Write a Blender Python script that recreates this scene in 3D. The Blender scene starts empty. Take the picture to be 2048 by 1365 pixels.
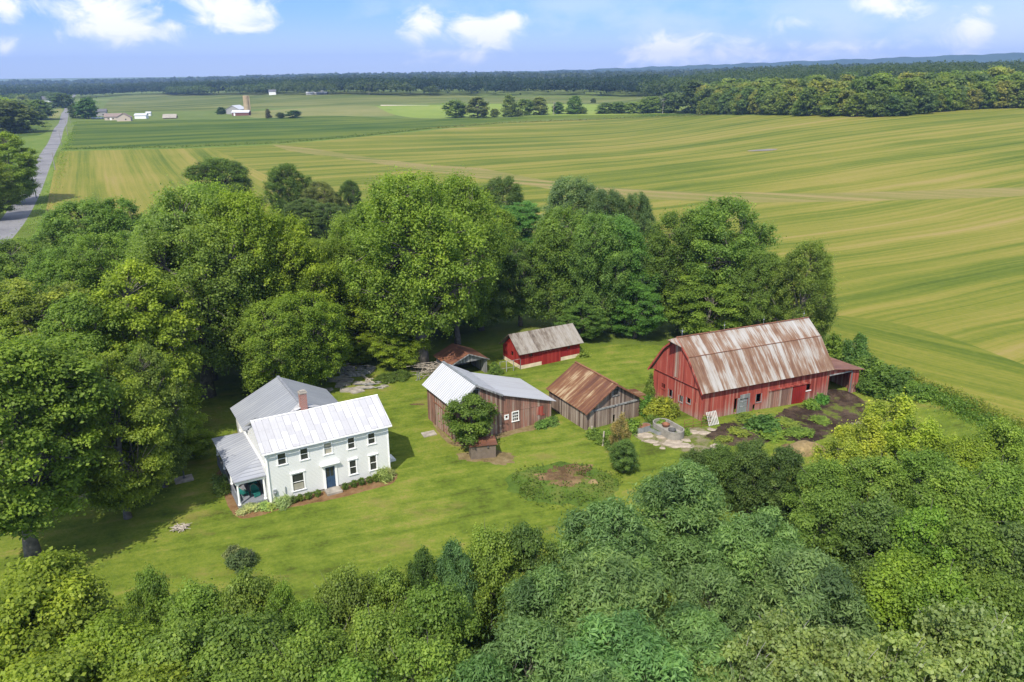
import bpy, math, random
import numpy as np
from mathutils import Vector, Matrix
from mathutils.geometry import delaunay_2d_cdt
R_ = math.radians
S = bpy.context.scene
col = S.collection
rnd = random.Random(7)

# ------------------------------------------------------------------ camera
F_PX, PITCH, ROLL, HCAM = 1593.0, R_(18.63), R_(-0.5), 36.0
cam_rot = (Matrix.Rotation(math.pi/2-PITCH, 3, 'X') @ Matrix.Rotation(ROLL, 3, 'Z'))
cd = bpy.data.cameras.new('camera'); cam = bpy.data.objects.new('camera', cd); col.objects.link(cam)
cam.location = (0, 0, HCAM); cam.rotation_euler = cam_rot.to_euler()
cd.sensor_width = 36; cd.lens = F_PX/2048*36; cd.clip_end = 60000; cd.clip_start = 0.5
S.camera = cam
TH = R_(29.6)

# ------------------------------------------------------------------ terrain
def sst(x, a, b):
    t = min(1, max(0, (x-a)/(b-a))); return t*t*(3-2*t)
def terrain(x, y):
    r = math.hypot(x, y); az = math.degrees(math.atan2(x, y))
    if r < 60: return 0.0
    if abs(az) > 90: return 0.0
    z = 11*sst(az, 6, 27)*sst(r, 190, 520) + 6*sst(az, 5, 20)*sst(r, 470, 830)
    z += 9*sst(r, 650, 1350)*sst(az, -27, -10)
    z -= 10*sst(r, 900, 3000)*(1-sst(az, -30, -8))
    k = sst(r, 230, 480)*(1-sst(r, 2500, 5000))
    z += k*(1.3*math.sin(x*.011+1.0)*math.sin(y*.009+.4) + .8*math.sin(x*.023-y*.017))
    z -= 0.7*math.exp(-((x-41)**2+(y-85)**2)/150.0)
    return z
def gp(px, py, h=0.0):
    """survey point: where the sight line of a photo pixel meets the ground (or the height h above it)"""
    d = cam_rot @ Vector((px-1024, -(py-682.5), -F_PX)); d.normalize()
    t0 = 10.0; t = t0
    while t < 30000:
        p = Vector((0, 0, HCAM))+d*t
        if p.z < terrain(p.x, p.y)+h: break
        t0 = t; t *= 1.02
    for _ in range(30):
        m = (t0+t)/2; p = Vector((0, 0, HCAM))+d*m
        if p.z < terrain(p.x, p.y)+h: t = m
        else: t0 = m
    return Vector((p.x, p.y, terrain(p.x, p.y)))

# ------------------------------------------------------------------ node helper
class NT:
    def __init__(s, name, kind='mat'):
        if kind == 'mat':
            s.m = bpy.data.materials.new(name); s.m.use_nodes = True; s.t = s.m.node_tree
        else:
            s.t = name
        s.t.nodes.clear()
    def n(s, typ, **kw):
        nd = s.t.nodes.new(typ)
        for k, v in kw.items():
            setattr(nd, k, v)
        return nd
    def put(s, sock, v):
        if hasattr(v, 'is_linked') or isinstance(v, bpy.types.NodeSocket): s.t.links.new(v, sock)
        else:
            if isinstance(v, (tuple, list)) and len(v) == 3 and sock.type == 'RGBA': v = (*v, 1)
            sock.default_value = v
    def math(s, op, a, b=0.0, clamp=False):
        nd = s.n('ShaderNodeMath', operation=op); nd.use_clamp = clamp
        s.put(nd.inputs[0], a); s.put(nd.inputs[1], b); return nd.outputs[0]
    def vm(s, op, a, b=(0, 0, 0)):
        nd = s.n('ShaderNodeVectorMath', operation=op); s.put(nd.inputs[0], a)
        if op == 'SCALE': s.put(nd.inputs['Scale'], b)
        else: s.put(nd.inputs[1], b)
        return nd.outputs['Value'] if op in ('DOT_PRODUCT', 'LENGTH') else nd.outputs[0]
    def obj(s): return s.n('ShaderNodeTexCoord').outputs['Object']
    def pos(s): return s.n('ShaderNodeNewGeometry').outputs['Position']
    def sep(s, v):
        nd = s.n('ShaderNodeSeparateXYZ'); s.put(nd.inputs[0], v); return nd.outputs
    def comb(s, x=0.0, y=0.0, z=0.0):
        nd = s.n('ShaderNodeCombineXYZ')
        for i, v in enumerate((x, y, z)): s.put(nd.inputs[i], v)
        return nd.outputs[0]
    def noise(s, vec, scale=1.0, detail=4.0, rough=.55, dist=0.0):
        nd = s.n('ShaderNodeTexNoise'); s.put(nd.inputs['Vector'], vec); nd.inputs['Scale'].default_value = scale
        nd.inputs['Detail'].default_value = detail; nd.inputs['Roughness'].default_value = rough; nd.inputs['Distortion'].default_value = dist
        return nd.outputs['Fac']
    def white(s, w):
        nd = s.n('ShaderNodeTexWhiteNoise', noise_dimensions='1D'); s.put(nd.inputs['W'], w); return nd.outputs['Value']
    def ramp(s, f, stops, interp='LINEAR'):
        nd = s.n('ShaderNodeValToRGB'); s.put(nd.inputs[0], f); cr = nd.color_ramp; cr.interpolation = interp
        while len(cr.elements) < len(stops): cr.elements.new(.5)
        for e, (p, c) in zip(cr.elements, stops):
            e.position = p; e.color = (*c, 1) if len(c) == 3 else c
        return nd.outputs[0]
    def mix(s, f, a, b, mode='MIX'):
        nd = s.n('ShaderNodeMix', data_type='RGBA', blend_type=mode)
        s.put(nd.inputs['Factor'], f); s.put(nd.inputs['A'], a) if False else None
        ins = [i for i in nd.inputs if i.type == 'RGBA']
        s.put(nd.inputs[0], f); s.put(ins[0], a); s.put(ins[1], b)
        return [o for o in nd.outputs if o.type == 'RGBA'][0]
    def step(s, f, a, b):
        nd = s.n('ShaderNodeMapRange', interpolation_type='SMOOTHSTEP'); s.put(nd.inputs[0], f)
        s.put(nd.inputs[1], a); s.put(nd.inputs[2], b); return nd.outputs[0]
    def bump(s, h, strength=.3, dist=.05):
        nd = s.n('ShaderNodeBump'); nd.inputs['Strength'].default_value = strength; nd.inputs['Distance'].default_value = dist
        s.put(nd.inputs['Height'], h); return nd.outputs[0]
    def bsdf(s, color, rough=.8, spec=.3, metal=0.0, normal=None, **kw):
        nd = s.n('ShaderNodeBsdfPrincipled'); s.put(nd.inputs['Base Color'], color); s.put(nd.inputs['Roughness'], rough)
        s.put(nd.inputs['Specular IOR Level'], spec); s.put(nd.inputs['Metallic'], metal)
        if normal is not None: s.put(nd.inputs['Normal'], normal)
        for k, v in kw.items(): s.put(nd.inputs[k], v)
        return nd.outputs[0]
    def out(s, sh):
        o = s.n('ShaderNodeOutputMaterial'); s.t.links.new(sh, o.inputs[0]); return s.m

def simple(name, c, rough=.7, var=.18, scale=3.0, spec=.3, metal=0.0):
    k = NT(name); nz = k.noise(k.obj(), scale, 5)
    lo = tuple(x*(1-var) for x in c); hi = tuple(min(1, x*(1+var)) for x in c)
    return k.out(k.bsdf(k.ramp(nz, [(.3, lo), (.7, hi)]), rough, spec, metal))

M = {}
GS = .66
M['pallet'] = simple('pallet_wood', (.5, .48, .43), .8, .2)
M['white_paint'] = simple('white_paint', (.78, .78, .75), .6, .06)
M['white_trim'] = simple('white_trim', (.87, .87, .84), .5, .04)
M['dark_glass'] = simple('dark_glass', (.035, .038, .036), .08, .3, 1.5, .5)
M['blind'] = simple('blind', (.35, .33, .26), .4, .2, 1.0)
M['navy'] = simple('navy_paint', (.035, .07, .13), .4, .15)
M['concrete'] = simple('concrete', (.30, .27, .225), .9, .35, 1.5)
M['cream_stone'] = simple('cream_block', (.6, .5, .35), .9, .2, 1.2)
M['porch_grey'] = simple('porch_grey', (.2, .21, .23), .7, .2)
M['teal'] = simple('teal_wicker', (.02, .17, .14), .6, .2)
M['dark_metal'] = simple('dark_metal', (.1, .1, .1), .5, .2)
M['galv'] = simple('galvanised', (.32, .34, .36), .45, .25, 2.0, .5, .5)
M['trough'] = simple('trough_concrete', (.25, .235, .205), .85, .2, 2.0)
M['bark'] = simple('bark', (.13, .115, .095), .95, .45, 2.5)
M['pale_bark'] = simple('pale_bark', (.3, .28, .25), .95, .4, 2.5)
M['pole'] = simple('pole_wood', (.26, .24, .21), .9, .2)
M['deadwood'] = simple('deadwood', (.38, .33, .27), .9, .3)
M['water_green'] = simple('algae_water', (.09, .12, .05), .15, .4, 2.0)
M['rust_dark'] = simple('rusty_iron', (.2, .09, .05), .8, .4)
M['stone'] = simple('flagstone', (.33, .275, .21), .95, .35, 1.3)
M['hay'] = simple('old_hay', (.22, .16, .075), .95, .35, 2.0)
M['box_brown'] = simple('brown_board', (.16, .125, .095), .8, .15)
M['straw'] = simple('straw_mulch', (.4, .3, .16), .95, .35, 4.0)

def clapboard():
    k = NT('white_clapboard'); o = k.obj(); x, y, z = k.sep(o)
    f = k.math('FRACT', k.math('DIVIDE', z, .13))
    line = k.math('LESS_THAN', f, .16)
    c = k.ramp(k.noise(o, .7, 5), [(.25, (.86, .86, .83)), (.75, (.91, .91, .88))])
    c = k.mix(line, c, (.5, .5, .5))
    return k.out(k.bsdf(c, .6, .3, normal=k.bump(f, .6, .03)))
M['clapboard'] = clapboard()

def boards(name, stops, width=.24, bottom=None, bz=(0., 1.6), streak=None):
    """weathered vertical boards: one tone per board, streaks along the grain, open joints"""
    k = NT(name); o = k.obj(); x, y, z = k.sep(o)
    a = k.math('ADD', k.math('ADD', x, y), k.math('MULTIPLY', k.noise(k.comb(0., 0., z), .4, 2), .03))
    q = k.math('DIVIDE', a, width)
    w1 = k.white(k.math('FLOOR', q))
    nz = k.noise(k.comb(k.math('MULTIPLY', a, 9.0), k.math('MULTIPLY', w1, 40.0), k.math('MULTIPLY', z, .55)), 1.0, 5, .65)
    big = k.noise(o, .35, 3)
    v = k.math('ADD', k.math('ADD', k.math('MULTIPLY', w1, .42), k.math('MULTIPLY', nz, .6)), k.math('MULTIPLY', big, .35))
    c = k.ramp(k.math('SUBTRACT', v, .18), stops)
    if bottom:
        g = k.step(k.math('ADD', z, k.math('MULTIPLY', k.noise(k.comb(k.math('MULTIPLY', a, 1.3), 0., k.math('MULTIPLY', z, .3)), 1.0, 4), 2.6)), bz[1]+1.0, bz[0]+1.0)
        c = k.mix(k.math('MULTIPLY', g, .8), c, k.ramp(v, bottom))
    fr = k.math('FRACT', q)
    gap = k.math('LESS_THAN', fr, .075)
    c = k.mix(k.math('MULTIPLY', gap, .75), c, (.03, .022, .018))
    return k.out(k.bsdf(c, .9, .15, normal=k.bump(nz, .35, .03)))
GREYS = [(.2, (.06, .042, .034)), (.42, (.17, .12, .092)), (.6, (.27, .21, .165)), (.85, (.42, .36, .30))]
M['barn_red'] = boards('red_boards', [(.2, (.14, .03, .022)), (.40, (.29, .055, .04)), (.57, (.36, .08, .055)), (.71, (.36, .15, .11)), (.88, (.38, .27, .22))], .22,
                       [(.3, (.16, .07, .055)), (.6, (.28, .15, .12)), (.9, (.36, .29, .25))], (0., 1.7))
M['shed_red'] = boards('fresh_red_boards', [(.2, (.17, .014, .012)), (.5, (.27, .022, .018)), (.9, (.33, .05, .035))], .3)
M['grey_boards'] = boards('grey_boards', [(.2, (.08, .042, .032)), (.4, (.20, .115, .085)), (.52, (.30, .14, .10)), (.62, (.30, .22, .17)), (.9, (.46, .38, .31))], .26)
M['shed_boards'] = boards('brown_boards', GREYS, .25)
M['old_boards'] = boards('silver_boards', [(.2, (.1, .1, .095)), (.5, (.24, .24, .23)), (.9, (.4, .4, .38))], .2)

def tin(name, rib_axis, stops, rib=.6, stretch=.35, fine=5.0, metal=.0, rough=.55, ribdark=.35, line=.07, cross=None):
    """sheet-metal roof: ribs repeat along rib_axis, stains run down the slope"""
    k = NT(name); o = k.obj(); x, y, z = k.sep(o)
    a, b = (x, y) if rib_axis == 'x' else (y, x)
    sl = k.math('ADD', b, k.math('MULTIPLY', z, 1.3))
    q = k.math('DIVIDE', a, rib)
    w = k.white(k.math('FLOOR', q))
    n1 = k.noise(k.comb(k.math('MULTIPLY', a, fine), k.math('MULTIPLY', b, stretch), k.math('MULTIPLY', z, stretch)), 1.0, 6, .68)
    n2 = k.noise(o, .28, 3, .5)
    v = k.math('ADD', k.math('ADD', k.math('MULTIPLY', n1, .75), k.math('MULTIPLY', n2, .5)), k.math('MULTIPLY', w, .16))
    c = k.ramp(k.math('SUBTRACT', v, .2), stops)
    fr = k.math('FRACT', q)
    ln = k.math('LESS_THAN', fr, line)
    c = k.mix(k.math('MULTIPLY', ln, ribdark), c, (.05, .045, .045))
    if cross:
        sh = k.math('ADD', k.math('DIVIDE', sl, cross), k.math('MULTIPLY', w, 7.0))
        lc = k.math('LESS_THAN', k.math('FRACT', sh), .05)
        c = k.mix(k.math('MULTIPLY', lc, .4), c, (.25, .24, .25))
        pw = k.white(k.math('ADD', k.math('FLOOR', sh), k.math('MULTIPLY', k.math('FLOOR', q), 17.3)))
        c = k.mix(k.math('MULTIPLY', k.math('GREATER_THAN', pw, .5), .6), c, (.355, .35, .355))
    h = k.math('MULTIPLY', k.math('LESS_THAN', k.math('ABSOLUTE', k.math('SUBTRACT', fr, .5)), .1), 1.0)
    return k.out(k.bsdf(c, rough, .4, metal, normal=k.bump(h, .5, .03)))
RUST = (.17, .075, .035)
M['barn_roof'] = tin('barn_roof_tin', 'x', [(.24, (.10, .05, .028)), (.40, (.175, .092, .05)), (.475, (.23, .15, .098)), (.54, (.32, .285, .24)), (.75, (.42, .41, .39))], .61, .35, 3.0)
M['rust_roof'] = tin('rust_roof_tin', 'y', [(.22, (.06, .025, .015)), (.45, (.12, .047, .024)), (.58, (.17, .078, .035)), (.66, (.32, .23, .13)), (.85, (.38, .31, .21))], .6, .35, 3.4)
M['red_shed_roof'] = tin('shed_roof_tin', 'x', [(.25, (.06, .045, .035)), (.40, (.15, .12, .09)), (.52, (.25, .22, .18)), (.8, (.33, .31, .28))], .6, .9, 3.0)
M['garage_roof'] = tin('garage_roof_tin', 'y', [(.2, (.05, .03, .02)), (.45, (.15, .06, .035)), (.7, (.25, .12, .06))], .6, .5, 2.0)
M['lean_roof'] = tin('lean_roof_tin', 'y', [(.2, (.12, .05, .03)), (.5, (.22, .1, .06)), (.8, (.36, .25, .18))], .6, .3, 2.4)
M['white_roof'] = tin('white_painted_tin', 'x', [(.15, (.34, .33, .34)), (.35, (.47, .465, .47)), (.6, (.55, .55, .55))], .6, 1.2, 2.5, rough=.5, ribdark=.6, line=.09, cross=1.7)
M['wing_roof'] = tin('grey_standing_seam', 'y', [(.2, (.21, .22, .245)), (.5, (.27, .285, .31)), (.8, (.34, .35, .365))], .42, .4, 3.0, rough=.45, ribdark=.55, line=.15)
M['porch_roof'] = tin('porch_standing_seam', 'y', [(.2, (.23, .245, .28)), (.5, (.31, .325, .36)), (.8, (.38, .39, .41))], .42, .4, 3.0, rough=.45, ribdark=.55, line=.15)
M['corrugated'] = tin('corrugated_tin', 'y', [(.2, (.42, .43, .45)), (.5, (.52, .53, .55)), (.8, (.55, .555, .56))], .36, .3, 2.0, rough=.45, ribdark=.45, line=.36)
M['flat_tin'] = tin('grey_lapped_tin', 'y', [(.12, (.3, .16, .09)), (.25, (.36, .35, .36)), (.5, (.42, .43, .45)), (.8, (.44, .445, .45))], .75, .2, 1.0, rough=.5, ribdark=.2, line=.05)

def brickmat():
    k = NT('brick'); b = k.n('ShaderNodeTexBrick'); x, y, z = k.sep(k.obj())
    k.put(b.inputs['Vector'], k.comb(k.math('ADD', x, y), z, 0.)); b.inputs['Scale'].default_value = 1
    b.inputs['Brick Width'].default_value = .22; b.inputs['Row Height'].default_value = .08; b.inputs['Mortar Size'].default_value = .012
    b.inputs['Color1'].default_value = (.3, .07, .045, 1); b.inputs['Color2'].default_value = (.2, .05, .035, 1); b.inputs['Mortar'].default_value = (.42, .36, .3, 1)
    return k.out(k.bsdf(b.outputs[0], .9))
M['brick'] = brickmat()

def grass(name, stops, s1=.05, s2=.35, s3=3.0, w=(.45, .35, .2), bare=None, mow=None):
    k = NT(name); p = k.pos()
    n1, n2, n3 = k.noise(p, s1, 4), k.noise(p, s2, 5, .62), k.noise(p, s3, 5, .7)
    v = k.math('ADD', k.math('ADD', k.math('MULTIPLY', n1, w[0]), k.math('MULTIPLY', n2, w[1])), k.math('MULTIPLY', n3, w[2]))
    if mow:
        x, y, z = k.sep(p); d = R_(mow)
        t = k.math('ADD', k.math('MULTIPLY', x, math.cos(d)), k.math('MULTIPLY', y, math.sin(d)))
        wv = k.noise(k.comb(k.math('MULTIPLY', t, .12), k.math('MULTIPLY', k.math('SUBTRACT', k.math('MULTIPLY', y, math.cos(d)), k.math('MULTIPLY', x, math.sin(d))), 1.0), 0.), 1.0, 3)
        v = k.math('ADD', v, k.math('MULTIPLY', k.math('SUBTRACT', wv, .5), .32))
    c = k.ramp(v, [(p_, tuple(q*GS for q in c_)) for p_, c_ in stops])
    if mow:
        c = k.mix(k.math('MULTIPLY', k.step(k.noise(k.vm('MULTIPLY', p, (.6, 1.0, 1.0)), .22, 6, .68), .55, .7), .55), c, (.19, .15, .05))
    if bare:
        c = k.mix(k.step(k.noise(p, .55, 6, .65), .5-bare, .62-bare), c, k.ramp(n3, [(.35, (.07, .10, .016)), (.65, (.14, .16, .028))]))
    return k.out(k.bsdf(c, .95, .1, normal=k.bump(n3, .6, .15)))
M['lawn'] = grass('lawn_grass', [(.36, (.095, .12, .018)), (.45, (.15, .215, .023)), (.54, (.225, .28, .036)), (.64, (.34, .30, .08))], .09, .55, 3.0, w=(.36, .36, .28), bare=None, mow=20)
M['verge'] = grass('verge_grass', [(.3, (.1, .16, .025)), (.5, (.17, .25, .04)), (.7, (.29, .30, .08))], .03, .2, 1.5)
M['meadow'] = grass('meadow_grass', [(.3, (.12, .17, .035)), (.5, (.17, .23, .05)), (.7, (.26, .29, .08))], .006, .03, .4)
M['pasture'] = grass('pasture_grass', [(.3, (.21, .29, .05)), (.5, (.27, .36, .06)), (.7, (.35, .4, .09))], .008, .05, .5)
M['gold'] = grass('gold_grass', [(.3, (.19, .22, .06)), (.5, (.26, .27, .08)), (.7, (.36, .33, .13))], .01, .05, .5)
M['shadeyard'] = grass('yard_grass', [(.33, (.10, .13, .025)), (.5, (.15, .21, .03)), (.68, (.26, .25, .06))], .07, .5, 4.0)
M['soil'] = grass('dark_soil', [(.35, (.024, .016, .012)), (.48, (.055, .036, .026)), (.6, (.15, .105, .07))], .25, .9, 5.0, bare=-.03)
M['burnt'] = grass('burnt_patch', [(.36, (.05, .03, .02)), (.47, (.16, .10, .05)), (.58, (.36, .24, .12)), (.68, (.2, .22, .05))], .3, .8, 5.0, bare=-.02)
M['weedy'] = grass('weedy_ground', [(.33, (.06, .10, .02)), (.5, (.12, .2, .028)), (.68, (.26, .24, .07))], .3, .9, 5.0)
M['mulch'] = grass('mulch', [(.35, (.16, .09, .04)), (.5, (.3, .17, .08)), (.65, (.36, .24, .12))], .5, 2.0, 9.0, bare=-.1)
M['straw_ground'] = grass('straw_ground', [(.35, (.16, .12, .05)), (.5, (.28, .21, .1)), (.65, (.38, .3, .16))], .5, 2.0, 7.0, bare=.0)
M['gravel'] = grass('gravel_ground', [(.35, (.14, .16, .04)), (.48, (.3, .26, .15)), (.62, (.42, .35, .27))], .3, 1.0, 6.0, bare=.05)

def rows(name, ang, stops, freq=(.0022, .13, .62), warp=18.0):
    """field with cut rows running along the direction ang"""
    k = NT(name); p = k.pos(); x, y, z = k.sep(p); ca, sa = math.cos(ang), math.sin(ang)
    u = k.math('ADD', k.math('MULTIPLY', x, ca), k.math('MULTIPLY', y, sa))
    v = k.math('SUBTRACT', k.math('MULTIPLY', y, ca), k.math('MULTIPLY', x, sa))
    wob = k.math('MULTIPLY', k.math('SUBTRACT', k.noise(p, .006, 3), .5), warp*1.5)
    v2 = k.math('ADD', v, wob)
    a = k.noise(k.comb(k.math('MULTIPLY', u, freq[0]), k.math('MULTIPLY', v2, freq[1]), 0.), 1.0, 3, .5)
    b = k.noise(k.comb(k.math('MULTIPLY', u, freq[0]*3), k.math('MULTIPLY', v2, freq[2]), 3.), 1.0, 5, .7)
    g = k.noise(p, .012, 4)
    e = k.noise(p, .9, 5, .7)
    t = k.math('ADD', k.math('ADD', k.math('MULTIPLY', a, .46), k.math('MULTIPLY', b, .36)), k.math('ADD', k.math('MULTIPLY', g, .2), k.math('MULTIPLY', e, .12)))
    c = k.ramp(k.math('SUBTRACT', t, .06), [(p_, tuple(q*GS for q in c_)) for p_, c_ in stops])
    return k.out(k.bsdf(c, .95, .08, normal=k.bump(e, .4, .2)))
HAY = [(.36, (.075, .12, .016)), (.44, (.14, .19, .024)), (.505, (.23, .25, .036)), (.575, (.33, .295, .062)), (.67, (.41, .315, .12))]
M['hay_main'] = rows('mown_hay', TH*.9, HAY)
M['hay_left'] = rows('mown_hay_rows', R_(117), [(p-.02, c) for p, c in HAY], (.002, .07, .5), 2.0)
M['hay_end'] = rows('mown_hay_headland', R_(-50), [(p+.015, c) for p, c in HAY], (.006, .13, .6), 6.0)
M['hay_tan'] = rows('dry_swath', R_(-30), [(.38, (.14, .19, .032)), (.47, (.25, .25, .06)), (.58, (.38, .30, .12))], (.004, .2, .8), 6.0)
M['beans'] = rows('bean_rows', TH, [(.40, (.035, .085, .012)), (.48, (.08, .14, .018)), (.56, (.17, .215, .03))], (.003, .05, .35), 30.0)
M['corn'] = rows('corn_rows', TH, [(.38, (.06, .10, .02)), (.48, (.14, .18, .04)), (.6, (.25, .26, .08))], (.0015, .025, .12), 60.0)
def asphalt():
    k = NT('asphalt'); p = k.pos()
    c = k.ramp(k.math('ADD', k.math('MULTIPLY', k.noise(p, .09, 4), .6), k.math('MULTIPLY', k.noise(p, 1.4, 5, .7), .4)), [(.3, (.085, .085, .09)), (.5, (.19, .185, .185)), (.7, (.26, .25, .24))])
    return k.out(k.bsdf(c, .9, .2))
M['asphalt'] = asphalt()

def leafmat(name, sheen=.25, rough=.5, pale=0.0):
    k = NT(name); oi = k.n('ShaderNodeObjectInfo'); at = k.n('ShaderNodeAttribute', attribute_name='tone')
    g = k.n('ShaderNodeNewGeometry')
    tone = at.outputs['Fac']
    base = k.mix(1.0, oi.outputs['Color'], k.ramp(tone, [(0., (.45, .5, .5)), (.5, (1., 1., .95)), (1., (1.6, 1.42, 1.15))]), 'MULTIPLY')
    if pale: base = k.mix(k.math('MULTIPLY', g.outputs['Backfacing'], pale), base, (.22, .28, .13))
    b = k.bsdf(base, rough, sheen)
    t = k.n('ShaderNodeBsdfTranslucent'); k.put(t.inputs[0], k.mix(1.0, base, (1.25, 1.35, .6), 'MULTIPLY'))
    m = k.n('ShaderNodeMixShader'); m.inputs[0].default_value = .5
    k.t.links.new(b, m.inputs[1]); k.t.links.new(t.outputs[0], m.inputs[2])
    return k.out(m.outputs[0])
M['leaf'] = leafmat('leaves'); M['leaf_pale'] = leafmat('silver_backed_leaves', .35, .45, .3)

# ------------------------------------------------------------------ mesh helper
class MB:
    def __init__(s, xf=None): s.v = []; s.f = []; s.xf = xf
    def add(s, vs, fs):
        b = len(s.v)
        s.v += [tuple(s.xf(*p)) if s.xf else tuple(p) for p in vs]
        s.f += [tuple(b+i for i in f) for f in fs]; return s
    def box(s, a, b):
        x0, y0, z0 = a; x1, y1, z1 = b
        return s.add([(x0, y0, z0), (x1, y0, z0), (x1, y1, z0), (x0, y1, z0), (x0, y0, z1), (x1, y0, z1), (x1, y1, z1), (x0, y1, z1)],
                     [(0, 3, 2, 1), (4, 5, 6, 7), (0, 1, 5, 4), (1, 2, 6, 5), (2, 3, 7, 6), (3, 0, 4, 7)])
    def bar(s, p, q, w, h=None, up=(0, 0, 1)):
        p, q = Vector(p), Vector(q); d = (q-p).normalized(); h = h or w
        a = d.cross(Vector(up))
        if a.length < 1e-3: a = d.cross(Vector((1, 0, 0)))
        a.normalize(); b = a.cross(d); a *= w/2; b *= h/2
        vs = [p-a-b, p+a-b, p+a+b, p-a+b, q-a-b, q+a-b, q+a+b, q-a+b]
        return s.add(vs, [(0, 3, 2, 1), (4, 5, 6, 7), (0, 1, 5, 4), (1, 2, 6, 5), (2, 3, 7, 6), (3, 0, 4, 7)])
    def tube(s, pts, rads, n=6, cap=True):
        pts = [Vector(p) for p in pts]; b0 = len(s.v); vs = []; fs = []
        for i, p in enumerate(pts):
            d = (pts[min(i+1, len(pts)-1)]-pts[max(i-1, 0)]).normalized()
            a = d.cross(Vector((0.13, .21, 1))); a = a if a.length > 1e-3 else d.cross(Vector((1, 0, 0))); a.normalize(); b = d.cross(a)
            for j in range(n):
                t = 2*math.pi*j/n; vs.append(p+(a*math.cos(t)+b*math.sin(t))*rads[i])
        for i in range(len(pts)-1):
            for j in range(n):
                fs.append((i*n+j, i*n+(j+1) % n, (i+1)*n+(j+1) % n, (i+1)*n+j))
        if cap: fs += [tuple(range(n))[::-1], tuple(range((len(pts)-1)*n, len(pts)*n))]
        return s.add(vs, fs)
    def lathe(s, prof, n=16, sx=1.0, sy=1.0, c=(0, 0, 0)):
        vs = []; fs = []
        for r, z in prof:
            for j in range(n):
                t = 2*math.pi*j/n; vs.append((c[0]+r*math.cos(t)*sx, c[1]+r*math.sin(t)*sy, c[2]+z))
        for i in range(len(prof)-1):
            for j in range(n): fs.append((i*n+j, i*n+(j+1) % n, (i+1)*n+(j+1) % n, (i+1)*n+j))
        fs.append(tuple(range((len(prof)-1)*n, len(prof)*n)))
        return s.add(vs, fs)
    def slab(s, pts, t):
        pts = [Vector(p) for p in pts]; n = (pts[1]-pts[0]).cross(pts[2]-pts[0]).normalized()
        if n.z < 0: pts = pts[::-1]; n = -n
        k = len(pts); vs = pts+[p-n*t for p in pts]
        fs = [tuple(range(k)), tuple(range(k, 2*k))[::-1]]+[(i, i+k, (i+1) % k+k, (i+1) % k) for i in range(k)]
        return s.add(vs, fs)
    def prism(s, poly, d):
        k = len(poly); d = Vector(d); p = [Vector(q) for q in poly]; vs = p+[q+d for q in p]
        return s.add(vs, [tuple(range(k))[::-1], tuple(range(k, 2*k))]+[(i, (i+1) % k, (i+1) % k+k, i+k) for i in range(k)])
    def panel(s, outline, holes, place, t=.12):
        """wall with openings; outline and holes in (a, z); place(a, z, depth) gives the point"""
        pts = [Vector(p) for p in outline]; edges = [(i, (i+1) % len(pts)) for i in range(len(pts))]
        for a0, z0, a1, z1 in holes:
            b = len(pts); pts += [Vector(p) for p in ((a0, z0), (a1, z0), (a1, z1), (a0, z1))]
            edges += [(b, b+1), (b+1, b+2), (b+2, b+3), (b+3, b)]
        V, Ed, Fc, _, _, _ = delaunay_2d_cdt(pts, edges, [], 1, 1e-5)
        keep = []
        for f in Fc:
            c = sum((V[i] for i in f), Vector((0, 0)))/len(f)
            if any(a0 < c.x < a1 and z0 < c.y < z1 for a0, z0, a1, z1 in holes): continue
            if not inpoly(c.x, c.y, outline): continue
            keep.append(f)
        n = len(V); vs = [place(p.x, p.y, 0) for p in V]+[place(p.x, p.y, t) for p in V]
        fs = [tuple(f) for f in keep]+[tuple(i+n for i in f)[::-1] for f in keep]
        cnt = {}
        for f in keep:
            for i in range(len(f)):
                e = (f[i], f[(i+1) % len(f)]); cnt[e] = 1
        for (a, b) in list(cnt):
            if (b, a) not in cnt: fs.append((a, a+n, b+n, b))
        return s.add(vs, fs)
    def mesh(s, name, mat, smooth=False):
        me = bpy.data.meshes.new(name); me.from_pydata(s.v, [], s.f); me.update()
        if mat: me.materials.append(M[mat] if isinstance(mat, str) else mat)
        if smooth: me.polygons.foreach_set('use_smooth', [True]*len(me.polygons))
        return me
def inpoly(x, y, poly):
    r = False; j = len(poly)-1
    for i in range(len(poly)):
        xi, yi = poly[i][0], poly[i][1]; xj, yj = poly[j][0], poly[j][1]
        if (yi > y) != (yj > y) and x < (xj-xi)*(y-yi)/(yj-yi)+xi: r = not r
        j = i
    return r
def thing(name, label, cat, loc, rz=0.0, group=None, scale=None):
    o = bpy.data.objects.new(name, None); col.objects.link(o); o.location = loc; o.rotation_euler = (0, 0, rz)
    o.empty_display_size = .3
    if scale: o.scale = scale
    o['label'] = label; o['category'] = cat
    if group: o['group'] = group
    return o
def part(name, mb, mat, parent, label=None, smooth=False, color=None):
    me = mb.mesh(name, mat, smooth) if isinstance(mb, MB) else mb
    o = bpy.data.objects.new(name, me); col.objects.link(o); o.parent = parent
    if label: o['label'] = label
    if color: o.color = (*color, 1)
    return o
def solo(name, mb, mat, label, cat, loc=(0, 0, 0), rz=0.0, group=None, smooth=False):
    me = mb.mesh(name, mat, smooth) if isinstance(mb, MB) else mb
    o = bpy.data.objects.new(name, me); col.objects.link(o); o.location = loc; o.rotation_euler = (0, 0, rz)
    o['label'] = label; o['category'] = cat
    if group: o['group'] = group
    return o
def struct(name, me, kind='structure', loc=(0, 0, 0)):
    o = bpy.data.objects.new(name, me); col.objects.link(o); o.location = loc; o['kind'] = kind; return o
SKYTINT = (.29, .41, .96); VEIL = (3.7, 4.1, 5.2); CLOUD = (5.4, 5.3, 5.6); HAZE = 1.25e-4; EXPO = 0.46
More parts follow.
